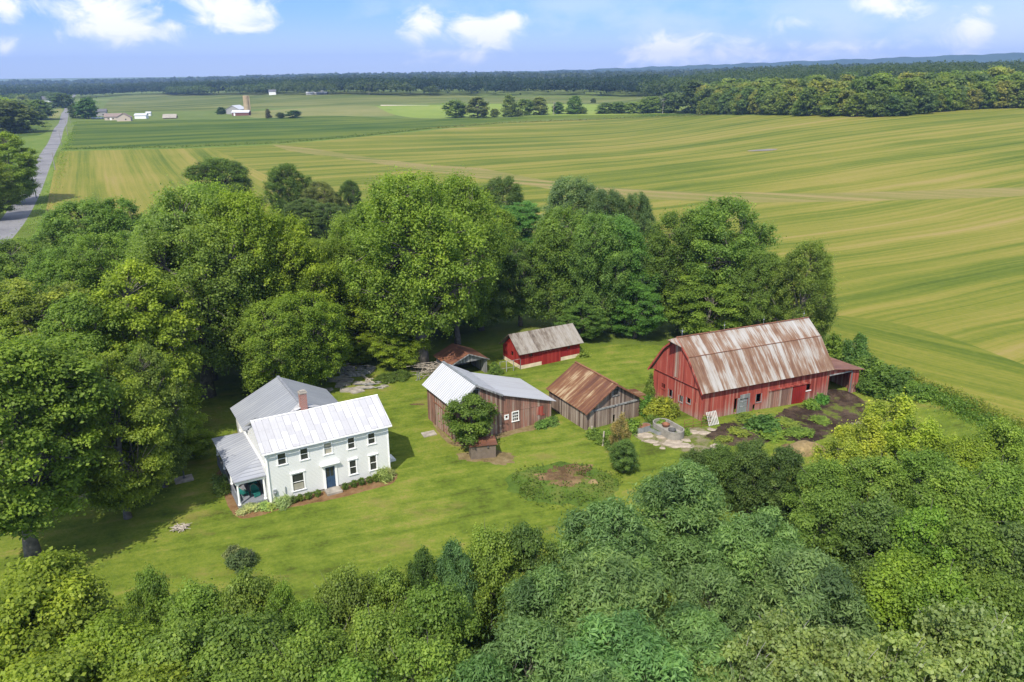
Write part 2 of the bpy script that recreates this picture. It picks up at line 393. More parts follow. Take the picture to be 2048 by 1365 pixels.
CLOUDS = [(215, 30, 95, 60, 1.5), (250, 60, 120, 30, .9), (460, 20, 100, 52, 1.6), (510, 40, 60, 25, .8), (10, 10, 70, 45, 1.3), (8, 95, 32, 22, 1.1), (345, 52, 30, 16, .9),
          (845, 55, 62, 42, 1.6), (960, 62, 115, 46, 1.5), (1010, 48, 65, 28, 1.3), (915, 110, 110, 20, 1.0), (870, 125, 70, 14, .9), (1320, 105, 90, 42, 1.6), (1450, 110, 200, 26, .9), (1700, 95, 200, 20, .7), (1590, 45, 60, 20, .5), (1800, 18, 60, 26, 1.0), (1945, 62, 50, 60, 1.2), (1760, 5, 60, 16, .8), (1400, 88, 160, 22, .5)]

# ------------------------------------------------------------------ ground: one triangulation cut into its regions
def ipath(pts, n=8, jit=0.0):
    """Catmull-Rom through ground points"""
    out = []; k = len(pts)
    for i in range(k-1):
        p0, p1, p2, p3 = pts[max(i-1, 0)], pts[i], pts[i+1], pts[min(i+2, k-1)]
        for j in range(n):
            t = j/n
            q = .5*((2*p1)+(p2-p0)*t+(2*p0-5*p1+4*p2-p3)*t*t+(3*p1-p0-3*p2+p3)*t**3)
            if jit: q = q+Vector((rnd.uniform(-jit, jit), rnd.uniform(-jit, jit)))
            out.append(q)
    out.append(pts[-1]); return out
def G2(pts): return [gp(*p).to_2d() for p in pts]
def blob(px, py, rx, ry, n=64, w=.18, rot=0.0):
    c = gp(px, py); out = []; ph = rnd.uniform(0, 6)
    for i in range(n):
        t = 2*math.pi*i/n; k = 1+w*(math.sin(2*t+ph)+.7*math.sin(3*t+2*ph)+.5*math.sin(5*t+ph*3)+rnd.uniform(-.5, .5)+.4*math.sin(11*t+ph)+.3*math.sin(17*t))*.6
        a, b = rx*k*math.cos(t), ry*k*math.sin(t)
        out.append(Vector((c.x+a*math.cos(rot)-b*math.sin(rot), c.y+a*math.sin(rot)+b*math.cos(rot))))
    return out
road_px = [(-60, 535), (18, 452), (52, 400), (76, 350), (100, 300), (117, 260), (129, 232), (137, 214), (143, 200), (149, 190), (153, 184)]
road_c = ipath(G2(road_px), 8)
def ribbon(c, w):
    L, Rr = [], []
    for i, p in enumerate(c):
        d = (c[min(i+1, len(c)-1)]-c[max(i-1, 0)]).normalized(); n = Vector((-d.y, d.x))
        L.append(p+n*w/2); Rr.append(p-n*w/2)
    return L+Rr[::-1]
road_poly = ribbon(road_c, 6.3)
hay_top = [(116, 303), (350, 298), (560, 289), (730, 274), (1000, 248), (1250, 238), (1400, 232), (1560, 231), (1780, 233), (1880, 223), (2060, 216), (2300, 214)]
hay_low = [(2300, 990), (2048, 876), (1900, 812), (1800, 764), (1730, 715), (1650, 665), (1500, 590), (1330, 520), (1050, 470), (740, 436), (400, 438), (88, 440)]
hay_poly = ipath(G2(hay_top), 6)+ipath(G2(hay_low), 5)
bean_poly = ipath(G2([(152, 243), (142, 270), (124, 299)]), 4)+ipath(G2([(124, 299), (350, 294), (560, 285), (730, 270), (1000, 244.5), (1250, 235), (1420, 229)]), 6)+ipath(G2([(1420, 229), (1300, 228.5), (1170, 231), (1000, 236), (890, 238), (650, 232), (480, 239), (300, 241), (152, 243)]), 6)
def pxpoly(pts, n=6, jit=0.0):
    if jit: n *= 3
    g = G2(pts+[pts[0]]); return ipath(g, n, jit)[:-1]
corn_poly = pxpoly([(196, 226), (430, 221), (620, 214), (900, 206), (1310, 204), (1300, 194), (900, 191), (560, 187), (380, 188), (240, 194)], 5)
REG = [  
    ('drive', 'gravel', pxpoly([(446, 874), (400, 884), (330, 905), (240, 950), (120, 1010), (120, 1025), (250, 965), (340, 915), (405, 893), (448, 882)], 5, .15)),  # name, material, polygon (first match wins)
    ('road', 'asphalt', road_poly),
    ('soil', 'soil', pxpoly([(1408, 872), (1450, 848), (1500, 838), (1545, 836), (1580, 815), (1640, 800), (1670, 790), (1725, 800), (1735, 830), (1700, 850), (1660, 870), (1620, 885), (1560, 880), (1500, 892), (1440, 888)], 5, .25)),
    ('gravel_yard', 'gravel', pxpoly([(1320, 862), (1400, 855), (1440, 862), (1420, 885), (1440, 900), (1380, 905), (1330, 895), (1280, 880), (1270, 865)], 5, .2)),
    ('gravel_yard', 'gravel', pxpoly([(1575, 828), (1640, 812), (1700, 838), (1760, 850), (1720, 862), (1640, 845)], 5, .2)),
    ('bare_patch', 'burnt', blob(1132, 950, 2.7, 1.9, w=.3)),
    ('weed_patch', 'weedy', blob(1128, 968, 4.9, 4.3, w=.12)),
    ('mulch_bed', 'mulch', pxpoly([(447, 930), (434, 950), (446, 985), (462, 1022), (482, 1037), (520, 1032), (560, 1020), (600, 1012), (680, 996), (740, 980), (786, 966), (782, 948), (640, 985), (541, 1010), (480, 990), (452, 930)], 4, .06)),
    ('mulch_bed', 'straw_ground', pxpoly([(866, 850), (915, 893), (1040, 866), (1110, 852), (1106, 842), (1000, 866), (916, 886), (870, 845)], 4, .06)),
    ('mulch_bed', 'straw_ground', blob(976, 914, 2.5, 1.6, w=.3)),
    ('dirt_patch', 'burnt', blob(835, 809, .8, .3)),
    ('dirt_patch', 'burnt', blob(1600, 897, 1.6, 1.2)),
    ('hay_field', 'hay_tan', pxpoly([(540, 288), (640, 300), (760, 318), (860, 330), (960, 337), (1100, 362), (1300, 380), (1500, 385), (1700, 386), (2048, 375), (2100, 384), (2048, 392), (1700, 403), (1450, 404), (1200, 392), (1060, 372), (920, 352), (800, 334), (680, 316), (580, 302)], 6, .3)),
    ('hay_field', 'hay_left', pxpoly([(40, 470), (80, 380), (116, 303), (330, 298), (430, 300), (520, 345), (640, 400), (760, 470)], 5)),
    ('hay_field', 'hay_end', pxpoly([(1560, 640), (1680, 632), (1850, 660), (2048, 730), (2300, 830), (2400, 1100), (2048, 900), (1700, 760)], 5)),
    ('hay_field', 'hay_main', hay_poly),
    ('bean_field', 'beans', bean_poly),
    ('pasture', 'pasture', pxpoly([(752, 213), (900, 210), (1100, 208), (1340, 209), (1330, 228), (1170, 231), (900, 237), (790, 230)], 5)),
    ('pasture', 'gold', pxpoly([(500, 224), (640, 214), (745, 212), (790, 231), (640, 232), (510, 236)], 5)),
    ('corn_field', 'corn', corn_poly),
    ('bean_field', 'beans', pxpoly([(0, 246), (80, 244), (104, 250), (96, 262), (70, 272), (0, 272)], 4)),
    ('pasture', 'gold', pxpoly([(100, 222), (124, 218), (120, 232), (104, 240), (98, 236)], 4)),
    ('corn_field', 'corn', pxpoly([(1180, 196), (1310, 192), (1290, 206), (1200, 207)], 4)),
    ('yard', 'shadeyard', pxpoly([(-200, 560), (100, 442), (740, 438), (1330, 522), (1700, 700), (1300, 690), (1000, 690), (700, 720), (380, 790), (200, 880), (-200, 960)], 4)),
]
def lawn_poly():
    a = [Vector((-150, -60))]+[Vector(p) for p in ((-150, 125), (-60, 150), (20, 150), (60, 110), (75, 60), (110, -60))]
    return a
REG.append(('lawn', 'lawn', lawn_poly()))
REG.append(('grassland', 'verge', [Vector((620*math.sin(2*math.pi*i/48), 620*math.cos(2*math.pi*i/48))) for i in range(48)]))
def build_ground():
    pts = [Vector((0, 0))]; edges = []
    r = 12.0
    while r < 26000:
        ast = 2.0 if r > 80 else 6.0
        a = -44.0
        while a <= 44.01:
            aa = R_(a+rnd.uniform(-.3, .3)*ast*.5); pts.append(Vector((r*math.sin(aa), r*math.cos(aa)))); a += ast
        for a in range(52, 309, 16):
            pts.append(Vector((r*math.sin(R_(a)), r*math.cos(R_(a)))))
        r *= 1.055
    for nm, mt, poly in REG:
        b = len(pts); k = len(poly); pts += [Vector((p.x, p.y)) for p in poly]
        edges += [(b+i, b+(i+1) % k) for i in range(k)]
    V, Ed, Fc, _, _, _ = delaunay_2d_cdt(pts, edges, [], 0, 1e-4)
    Z = [terrain(p.x, p.y) for p in V]
    bb = [(min(p.x for p in q), max(p.x for p in q), min(p.y for p in q), max(p.y for p in q)) for _, _, q in REG]
    groups = {}
    for f in Fc:
        cx = sum(V[i].x for i in f)/len(f); cy = sum(V[i].y for i in f)/len(f)
        key = ('ground', 'meadow')
        for (nm, mt, poly), (x0, x1, y0, y1) in zip(REG, bb):
            if x0 <= cx <= x1 and y0 <= cy <= y1 and inpoly(cx, cy, poly) and (nm != 'hay_field' or inpoly(cx, cy, hay_poly)): key = (nm, mt); break
        groups.setdefault(key[0], {}).setdefault(key[1], []).append(f)
    for nm, gm in groups.items():
        used = {}; vs = []; fs = []; mi = []; me = bpy.data.meshes.new(nm)
        for k, (mt, fl) in enumerate(gm.items()):
            me.materials.append(M[mt])
            for f in fl:
                q = []
                for i in f:
                    if i not in used: used[i] = len(vs); vs.append((V[i].x, V[i].y, Z[i]))
                    q.append(used[i])
                a, b, c = (Vector(vs[j]) for j in q[:3])
                if (b-a).cross(c-a).z < 0: q = q[::-1]
                fs.append(q); mi.append(k)
        me.from_pydata(vs, [], fs); me.update(); me.polygons.foreach_set('material_index', mi)
        me.polygons.foreach_set('use_smooth', [True]*len(fs))
        struct(nm, me)
build_ground()

# ------------------------------------------------------------------ far hills (solid ridges)
def ridge(name, pts, depth, mat):
    mb = MB(); n = len(pts)
    vs = []
    for x, y, h in pts:
        d = Vector((x, y, 0)).normalized()
        prof = [(-depth, -30), (-depth*.5, h*.35), (-depth*.2, h*.8), (0, h), (depth*.4, h*.85), (depth, -30)]
        vs += [(x+d.x*o, y+d.y*o, z) for o, z in prof]
    m = 6
    mb.add(vs, [(i*m+j, (i+1)*m+j, (i+1)*m+j+1, i*m+j+1) for i in range(n-1) for j in range(m-1)])
    struct(name, mb.mesh(name, mat, True))
M['far_hill'] = grass('wooded_hill', [(.3, (.02, .045, .012)), (.5, (.04, .075, .018)), (.7, (.07, .11, .03))], .002, .01, .06)
def hill_line(r, stops, step=.4, amp=3.0):
    out = []; a = stops[0][0]
    while a <= stops[-1][0]:
        for (a0, h0), (a1, h1) in zip(stops, stops[1:]):
            if a0 <= a <= a1: h = h0+(h1-h0)*(a-a0)/(a1-a0)
        h += amp*(math.sin(a*2.1)+.6*math.sin(a*5.3+1)+rnd.uniform(-.4, .4))
        out.append((r*math.sin(R_(a)), r*math.cos(R_(a)), h)); a += step
    return out
ridge('hills', hill_line(6300, [(-42, -14), (-26, -8), (-12, 12), (0, 40), (8, 62), (18, 92), (31, 128), (42, 132)]), 700, 'far_hill')

# ------------------------------------------------------------------ foliage
def leaf_mesh(name, P, N, L, W, tone, mat, rng, droop=0.0):
    n = len(P)
    t = rng.normal(size=(n, 3)); t[:, 2] -= droop
    t -= N*(t*N).sum(1)[:, None]; t /= np.linalg.norm(t, axis=1)[:, None]+1e-9
    b = np.cross(N, t)
    s_ = rng.uniform(.5, 1.45, n)[:, None]; L = L*s_; W = W*s_*rng.uniform(.85, 1.15, n)[:, None]
    v = np.empty((n, 4, 3))
    v[:, 0] = P-t*L*.5; v[:, 1] = P+b*W*.5+N*W*.18; v[:, 2] = P+t*L*.5-N*L*.12; v[:, 3] = P-b*W*.5+N*W*.18
    me = bpy.data.meshes.new(name)
    me.vertices.add(n*4); me.vertices.foreach_set('co', v.reshape(-1).astype(np.float32))
    me.loops.add(n*4); me.loops.foreach_set('vertex_index', np.arange(n*4, dtype=np.int32))
    me.polygons.add(n); me.polygons.foreach_set('loop_start', np.arange(0, n*4, 4, dtype=np.int32))
    me.polygons.foreach_set('loop_total', np.full(n, 4, dtype=np.int32))
    at = me.attributes.new('tone', 'FLOAT', 'FACE'); at.data.foreach_set('value', np.clip(tone, 0, 1).astype(np.float32))
    me.materials.append(M[mat]); me.update(calc_edges=True); return me
def prof_round(t): return math.sqrt(max(0, 1-(2*t-1)**2))*.9+.1*(1-t)
def prof_tall(t): return max(.05, math.sin(math.pi*min(.999, .14+.84*t)**1.15))**.42
def prof_vase(t): return max(.12, (t*1.9)**.7 if t < .5 else math.sqrt(max(0, 1-((t-.5)/.52)**2)))
def prof_bush(t): return math.sqrt(max(0, 1-(t*.97)**2.2))
def make_tree(seed, H, R, zb, prof, nc, rc, nl, L, W, mat='leaf', bark='bark', flat=.62, up=.6, droop=0.0, trunk=True, tr=None, inner=.3, spread=.35, lean=.0, stems=1, sway=.0, twigs=0):
    """one kind of tree at its real size: trunk mesh with limbs to every leaf clump, crown mesh of single leaves"""
    rng = np.random.default_rng(seed); r2 = random.Random(seed)
    C = []; tries = 0; lob = [r2.uniform(0, 6.28) for _ in range(4)]
    while len(C) < nc and tries < nc*60:
        tries += 1
        t = rng.uniform(.02, 1); a = rng.uniform(0, 2*math.pi)
        if rng.uniform() > prof(t)+.15: continue
        lb = 1+.16*math.sin(2*a+lob[0]+3*t)+.13*math.sin(3*a+lob[1]-4*t)+.08*math.sin(5*a+lob[2]+7*t)
        Re = max(.05, R*prof(t)*lb-rc*.55)
        k = math.sqrt(rng.uniform(inner, 1.0))
        p = np.array([Re*k*math.cos(a)+lean*t*R, Re*k*math.sin(a), zb+t*(H-zb-rc*.45)])
        q_ = p*4.2/R
        if H > 5 and math.sin(q_[0]+lob[0])*math.sin(q_[1]+lob[1])+math.sin(q_[2]*1.15+lob[2]+.6*math.sin(q_[0]*.7)) < -1.05: continue   # bays between the boughs
        if any(np.linalg.norm((p-q)*[1, 1, 1.3]) < rc*.62 for q in C): continue
        C.append(p)
    C = np.array(C); nC = len(C)
    rcs = rc*rng.uniform(.7, 1.3, nC)
    ci = rng.choice(nC, nl, p=rcs**2/np.sum(rcs**2))
    d = rng.normal(size=(nl, 3)); d[:, 2] += .35; d /= np.linalg.norm(d, axis=1)[:, None]
    # sprays inside each clump, so that its edge is broken
    sub = rng.normal(size=(nC, 7, 3)); sub[:, :, 2] *= .6; sub /= np.linalg.norm(sub, axis=2)[:, :, None]
    sp = sub[ci, rng.integers(0, 7, nl)]
    rad = rng.uniform(0, 1, nl)**.45; rad = np.where(rng.uniform(0, 1, nl) < .09, rng.uniform(1, 1.55, nl), rad)
    off = (d*.62+sp*.48)*rad[:, None]*rcs[ci][:, None]
    off[:, 2] *= flat
    off[:, 0] += sway*np.maximum(off[:, 2], 0)
    P = C[ci]+off
    rr = np.linalg.norm(off[:, :2], axis=1)
    P[:, 2] -= droop*rr**2/np.maximum(rcs[ci], .1)
    N = d*.8+rng.normal(size=(nl, 3))*.38; N[:, 2] += up; N /= np.linalg.norm(N, axis=1)[:, None]
    ct = rng.normal(size=nC)*.15
    tone = .44+ct[ci]+rng.normal(size=nl)*.13
    crown = leaf_mesh('crown', P, N, L, W, tone, mat, rng, droop*1.5)
    tm = None
    if trunk:
        mb = MB(); tr = tr or H*.022
        top = zb+(H-zb)*.55
        axis = []
        for s_ in range(stems):
            ox, oy = (0, 0) if stems == 1 else (r2.uniform(-.25, .25)*R, r2.uniform(-.25, .25)*R)
            pts = [Vector((ox*.2*0, 0, -.3)), Vector((ox*.4, oy*.4, zb*.5+.1)), Vector((ox+r2.uniform(-.2, .2), oy+r2.uniform(-.2, .2), zb+.2)), Vector((ox*1.6+r2.uniform(-.6, .6)*tr*4, oy*1.6+r2.uniform(-.6, .6)*tr*4, top))]
            mb.tube(pts, [tr*1.35, tr, tr*.85, tr*.35], 8); axis.append(pts)
        nm = max(5, nC//14); idx = rng.choice(nC, min(nm, nC), replace=False); limbs = []
        for i in idx:
            ax = axis[r2.randrange(len(axis))]
            c = Vector(C[i]); f = r2.uniform(.15, .9); s0 = ax[2].lerp(ax[3], f)
            if c.z < s0.z: s0 = ax[1].lerp(ax[2], .9)
            mid = s0.lerp(c, .5)+Vector((0, 0, (c-s0).length*.10)); l3 = [s0, mid, c]
            mb.tube(l3, [tr*.5*(1-f*.4), tr*.32, tr*.12], 5, False); limbs.append(l3)
        for i in range(nC):
            c = Vector(C[i]); best = min((q for l3 in limbs for q in (l3[1], l3[1].lerp(l3[2], .5))), key=lambda q: (q-c).length)
            if (best-c).length > .05: mb.tube([best, best.lerp(c, .6)+Vector((0, 0, .1*rc)), c], [tr*.16, tr*.1, tr*.04], 3, False)
        if twigs:
            for i in rng.choice(nC, twigs):
                c = Vector(C[i]); o = Vector((c.x, c.y, (c.z-H*.5)*.6+.4)).normalized()
                e = c+o*rcs[i]*r2.uniform(1.2, 1.9)
                mb.tube([c-o*rcs[i]*.6, c.lerp(e, .6)+Vector((r2.uniform(-.1, .1), r2.uniform(-.1, .1), .05)), e], [.03, .02, .008], 3, False)
        tm = mb.mesh('trunk', bark, True)
    return dict(c=crown, t=tm, H=H, R=R)
K = {}
LB = 2.45
WARM = (1.22, 1.1, 1.12)
K['maple'] = [make_tree(s, 20, 7, 1.6, prof_round, 270, 1.3, 84000, .26, .19, flat=.6, up=.8) for s in (1, 2)]
K['tall'] = [make_tree(s, 22, 7, 2.4, prof_tall, 330, 1.2, 84000, .26, .18, flat=1.15, up=.6, lean=.08, sway=.45) for s in (3, 4, 14)]
K['tallhi'] = [make_tree(44, 22, 7.5, 5.2, prof_tall, 330, 1.2, 84000, .26, .18, flat=1.1, up=.6, lean=.05, sway=.4, tr=.7)]
K['maplehi'] = [make_tree(45, 20, 7, 4.2, prof_round, 270, 1.3, 90000, .24, .18, flat=.6, up=.8, tr=.5)]
K['near'] = [make_tree(s, 9, 3.3, .8, prof_round, 110, .88, 52000, .175, .125, flat=.75, up=.6, stems=3, tr=.1, twigs=12) for s in (5, 6, 16)]
K['broad'] = [make_tree(s, 9, 3.4, .8, prof_round, 95, .95, 58000, .19, .145, flat=.7, up=.7, stems=3, tr=.1) for s in (7, 8)]
K['locust'] = [make_tree(s, 9.5, 3.6, 1.0, prof_round, 80, 1.15, 46000, .30, .085, flat=.5, up=.65, droop=.28, stems=2, tr=.11) for s in (9, 10, 19)]
K['sprout'] = [make_tree(11, 7, 2.6, .4, prof_tall, 90, .62, 16000, .19, .14, flat=1.3, up=.4, stems=5, tr=.06)]
K['silver'] = [make_tree(s, 8.5, 3.2, .8, prof_round, 95, .8, 27000, .21, .15, 'leaf_pale', 'pale_bark', flat=.8, up=.4, stems=3, tr=.09, twigs=20) for s in (12, 13)]
K['bush'] = [make_tree(s, 2.0, 1.3, .05, prof_bush, 40, .48, 7000, .15, .10, flat=.8, up=.6, stems=3, tr=.03) for s in (20, 21)]
K['clip'] = [make_tree(22, .75, .42, .05, prof_round, 34, .15, 2600, .06, .045, flat=1., up=.4, tr=.02, inner=.6)]
K['blade'] = [make_tree(23, .7, .6, .0, prof_bush, 12, .38, 1100, .5, .05, flat=.9, up=.0, trunk=False)]
K['weed'] = [make_tree(24, .8, .8, .0, prof_bush, 26, .32, 2600, .15, .09, flat=.8, up=.7, trunk=False)]
K['small'] = [make_tree(25, 5.2, 2.5, .9, prof_round, 80, .62, 21000, .17, .12, flat=.6, up=.7, tr=.13, stems=2)]
K['far'] = [make_tree(s, 17, 6, .6, pr, 46, 2.3, 4200, 1.0, .75, flat=.7, up=.6, inner=.45, tr=.4) for s, pr in ((30, prof_round), (31, prof_tall), (32, prof_round), (33, prof_bush))]
K['pine'] = [make_tree(34, 12, 3, .5, lambda t: max(.05, 1-t)**.8, 60, 1.0, 4200, .6, .35, flat=.6, up=.4, tr=.2)]
cnt = {}
def leafcol(tint, j=1.0):
    c = [q*LB*w_*rnd.uniform(.95, 1.05)*j for q, w_ in zip(tint, WARM)]; m = max(c)
    return tuple(q*(.30+(m-.30)*.5)/m if m > .30 else q for q in c)
def plant(kind, name, label, cat, p, h, r, tint, group=None, rz=None, parts=True):
    i = cnt.get(kind, 0); cnt[kind] = i+1
    k = K[kind][i % len(K[kind])]
    t = thing(name, label, cat, p, rnd.uniform(0, 6.28) if rz is None else rz, group, (r/k['R'], r/k['R'], h/k['H']))
    if k['t']: part('trunk', k['t'], None, t)
    j = rnd.uniform(.9, 1.1)
    part('crown' if h > 2.6 else 'foliage', k['c'], None, t, color=leafcol(tint, j))
    return t
def dist(p): return (Vector((p.x, p.y, p.z))-cam.location).length

# ------------------------------------------------------------------ farm buildings
def front(v0=0.0): return lambda a, z, d: (a, v0+d, z)          # wall facing -v
def back(v0): return lambda a, z, d: (a, v0-d, z)
def left(u0=0.0): return lambda a, z, d: (u0+d, a, z)           # wall facing -u
def right(u0): return lambda a, z, d: (u0-d, a, z)
def fpt(place, out=True):
    return lambda a, z, d: place(a, z, -d)
def win_at(parent, place, a0, z0, a1, z1, cas=.11, cols=1, rws=2, frame='white_trim', pane='dark_glass', name='window', label=None, hood=False):
    """window in an opening of a wall: casing > pane, sash bars, sill"""
    q = fpt(place)
    def pb(mb, A0, Z0, A1, Z1, d0, d1): # box in wall space
        P = [q(A, Z, d) for d in (d0, d1) for A, Z in ((A0, Z0), (A1, Z0), (A1, Z1), (A0, Z1))]
        mb.add(P, [(0, 1, 2, 3), (4, 7, 6, 5), (0, 4, 5, 1), (1, 5, 6, 2), (2, 6, 7, 3), (3, 7, 4, 0)])
    mb = MB()
    pb(mb, a0-cas, z0, a0, z1, 0.003, .045); pb(mb, a1, z0, a1+cas, z1, 0.003, .045); pb(mb, a0-cas, z1, a1+cas, z1+cas*1.1, .003, .05)
    if hood: pb(mb, a0-cas-.06, z1+cas*1.1, a1+cas+.06, z1+cas*1.1+.05, .003, .12)
    w = part(name, mb, frame, parent, label)
    mb = MB(); pb(mb, a0+.003, z0+.003, a1-.003, z1-.003, -.075, -.06); part('pane', mb, pane, w)
    mb = MB(); s = .045
    for i in range(1, rws):
        z = z0+(z1-z0)*i/rws; pb(mb, a0+.003, z-s/2, a1-.003, z+s/2, -.05, -.02)
    for i in range(1, cols):
        a = a0+(a1-a0)*i/cols; pb(mb, a-s/3, z0+.003, a+s/3, z1-.003, -.056, -.022)
    if mb.f: part('sash', mb, frame, w)
    mb = MB(); pb(mb, a0-cas-.04, z0-.07, a1+cas+.04, z0-.002, .003, .085); part('sill', mb, frame, w)
    return w
def trim_box(mb, place, A0, Z0, A1, Z1, d0, d1):
    q = fpt(place)
    P = [q(A, Z, d) for d in (d0, d1) for A, Z in ((A0, Z0), (A1, Z0), (A1, Z1), (A0, Z1))]
    mb.add(P, [(0, 1, 2, 3), (4, 7, 6, 5), (0, 4, 5, 1), (1, 5, 6, 2), (2, 6, 7, 3), (3, 7, 4, 0)])

# ---- white farmhouse
HO = Vector((-21.43, 62.01, 0))
house = thing('farmhouse', 'white two storey clapboard farmhouse with white tin roof, brick chimney and side porch', 'house', HO, TH)
L_, D_, EZ, RZ = 11.26, 6.0, 5.12, 6.98
ups = [(1.07, 3.66, 1.74, 4.7), (3.06, 3.62, 3.7, 4.68), (5.2, 3.63, 5.86, 4.68), (7.4, 3.6, 8.0, 4.66), (9.33, 3.6, 9.95, 4.64)]
los = [(2.13, .8, 3.12, 2.4), (7.4, 1.0, 7.99, 2.38), (9.35, .93, 9.95, 2.35)]
dr = (5.1, .22, 5.99, 2.33)
fw = front()
mb = MB()
mb.panel([(0, .25), (L_, .25), (L_, EZ), (0, EZ)], ups+los+[dr], fw, .14)
part('wall', mb, 'clapboard', house)
gab = [(0.14, .25), (D_-.14, .25), (D_-.14, EZ), (D_/2, RZ-.12), (.14, EZ)]
part('wall', MB().panel(gab, [], left(), .14), 'clapboard', house)
part('wall', MB().panel(gab, [(2.6, 3.6, 3.3, 4.6)], right(L_), .14), 'clapboard', house)
win_at(house, right(L_), 2.6, 3.6, 3.3, 4.6)
part('foundation', MB().box((.06, .06, -.3), (L_-.06, D_-.06, .25)), 'concrete', house)
for i, w in enumerate(ups): win_at(house, fw, *w, cas=.1, pane='blind' if i == 2 else 'dark_glass', label='window with its pale blind drawn' if i == 2 else None)
for w in los: win_at(house, fw, *w, cas=.12, hood=True)
mb = MB(); trim_box(mb, fw, los[0][0]+.05, .86, los[0][2]-.05, 1.45, -.05, -.045); part('window_blind', mb, 'blind', house)
mb = MB(); trim_box(mb, fw, dr[0]-.2, .22, dr[0], 2.33, .003, .06); trim_box(mb, fw, dr[2], .22, dr[2]+.2, 2.33, .003, .06); trim_box(mb, fw, dr[0]-.2, 2.33, dr[2]+.2, 2.62, .003, .06)
part('door_frame', mb, 'white_trim', house)
mb = MB(); trim_box(mb, fw, dr[0]-.42, 2.625, dr[2]+.42, 2.72, .003, .34); trim_box(mb, fw, dr[0]-.3, 2.55, dr[2]+.3, 2.622, .063, .2); part('door_hood', mb, 'white_trim', house)
mb = MB(); trim_box(mb, fw, dr[0]+.004, .224, dr[2]-.004, 2.326, -.08, -.05); door = part('door', mb, 'navy', house, 'dark blue front door with upper panes')
mb = MB()
for a in (0, 1):
    trim_box(mb, fw, dr[0]+.12+a*.36, 1.35, dr[0]+.41+a*.36, 2.2, -.048, -.04)
part('pane', mb, 'dark_glass', door)
mb = MB()
for a in (0, 1):
    for z0, z1 in ((.36, .7), (.78, 1.22)): trim_box(mb, fw, dr[0]+.12+a*.36, z0, dr[0]+.41+a*.36, z1, -.049, -.035)
part('panel', mb, 'navy', door)
part('handle', MB().tube([(dr[0]+.06, -.0, 1.2), (dr[0]+.06, .06, 1.2)], [.03, .03], 8), 'galv', door)
part('step', MB().box((4.85, -1.05, -.1), (6.25, -.02, .2)), 'concrete', house)
for u in (0, L_): part('corner_board', MB().box((u-.09 if u else -.035, -.035, .25), (u+.035 if u else .09, -.002, EZ)), 'white_trim', house)
# main roof
ov = .36
def rz(v): return RZ-(RZ-5.22)*abs(v-D_/2)/(D_/2+ov)
mb = MB(); u0, u1 = -.3, L_+.3
mb.slab([(u0, -ov, rz(-ov)), (u1, -ov, rz(-ov)), (u1, D_/2, RZ), (u0, D_/2, RZ)], .1)
mb.slab([(u0, D_/2, RZ), (u1, D_/2, RZ), (u1, D_+ov, rz(-ov)), (u0, D_+ov, rz(-ov))], .1)
rf = part('roof', mb, 'white_roof', house, 'white painted tin roof in patched sheets')
mb = MB(); mb.bar((u0, D_/2, RZ+.02), (u1, D_/2, RZ+.02), .16, .06); part('ridge_cap', mb, 'white_trim', rf)
mb = MB(); mb.box((u0, -ov-.1, 5.06), (u1, -ov-.005, 5.18)); part('gutter', mb, 'white_trim', house)
# chimney
ch = part('chimney', MB().box((4.22, 2.95, 6.0), (4.84, 3.5, 8.6)), 'brick', house)
mb = MB().box((4.17, 2.9, 8.602), (4.89, 3.55, 8.72)); mb.box((4.3, 3.03, 8.722), (4.76, 3.42, 8.85)); part('chimney_cap', mb, 'concrete', ch)
# rear wing
WU0, WU1, WV, WR, WE = 0.0, 9.1, 12.5, 7.0, 4.75
wc = 4.6
mb = MB()
mb.panel([(D_, .2), (WV, .2), (WV, WE-.05), (D_, WE-.05)], [(8.2, 2.9, 8.95, 4.2), (10.2, 2.9, 10.95, 4.2)], left(WU0), .14)
mb.panel([(D_, .2), (WV, .2), (WV, WE-.05), (D_, WE-.05)], [], right(WU1), .14)
mb.panel([(WU0+.15, .2), (WU1-.15, .2), (WU1-.15, WE-.05), (wc, WR-.18), (WU0+.15, WE-.05)], [], back(WV), .14)
part('wall', mb, 'clapboard', house, 'clapboard wall of the rear wing')
win_at(house, left(WU0), 8.2, 2.9, 8.95, 4.2); win_at(house, left(WU0), 10.2, 2.9, 10.95, 4.2)
mb = MB(); fv = 4.0
e0, e1 = -.38, 9.42
mb.slab([(e0, 6.75, WE-.15), (wc, 3.6, WR), (wc, WV+.35, WR), (e0, WV+.35, WE-.15)], .1)
mb.slab([(wc, 3.6, WR), (e1, 6.6, WE-.15), (e1, WV+.35, WE-.15), (wc, WV+.35, WR)], .1)
rw = part('roof', mb, 'wing_roof', house, 'grey standing seam gable roof of the rear wing')
mb = MB(); mb.bar((wc, 4.2, WR+.03), (wc, WV+.36, WR+.03), .26, .07); part('ridge_cap', mb, 'porch_grey', rw)
# white painted cricket behind the chimney, bridging the two roofs
mb = MB()
mb.slab([(3.1, 3.0, RZ+.01), (4.55, 4.75, WR+.13), (4.55, 3.0, RZ+.4), (4.53, 3.0, RZ+.4)][:3], .06)
mb.slab([(4.55, 3.0, RZ+.4), (4.55, 4.75, WR+.13), (6.3, 3.0, RZ+.01)], .06)
part('cricket', mb, 'white_roof', house)
mb = MB(); mb.tube([(.75, 6.6, 4.9), (.75, 6.6, 5.7)], [.02, .02], 5); mb.tube([(.4, 6.6, 5.62), (1.1, 6.6, 5.66)], [.015, .015], 5); mb.tube([(.6, 6.4, 5.5), (.9, 6.8, 5.5)], [.015, .015], 5)
part('aerial', mb, 'dark_metal', house)
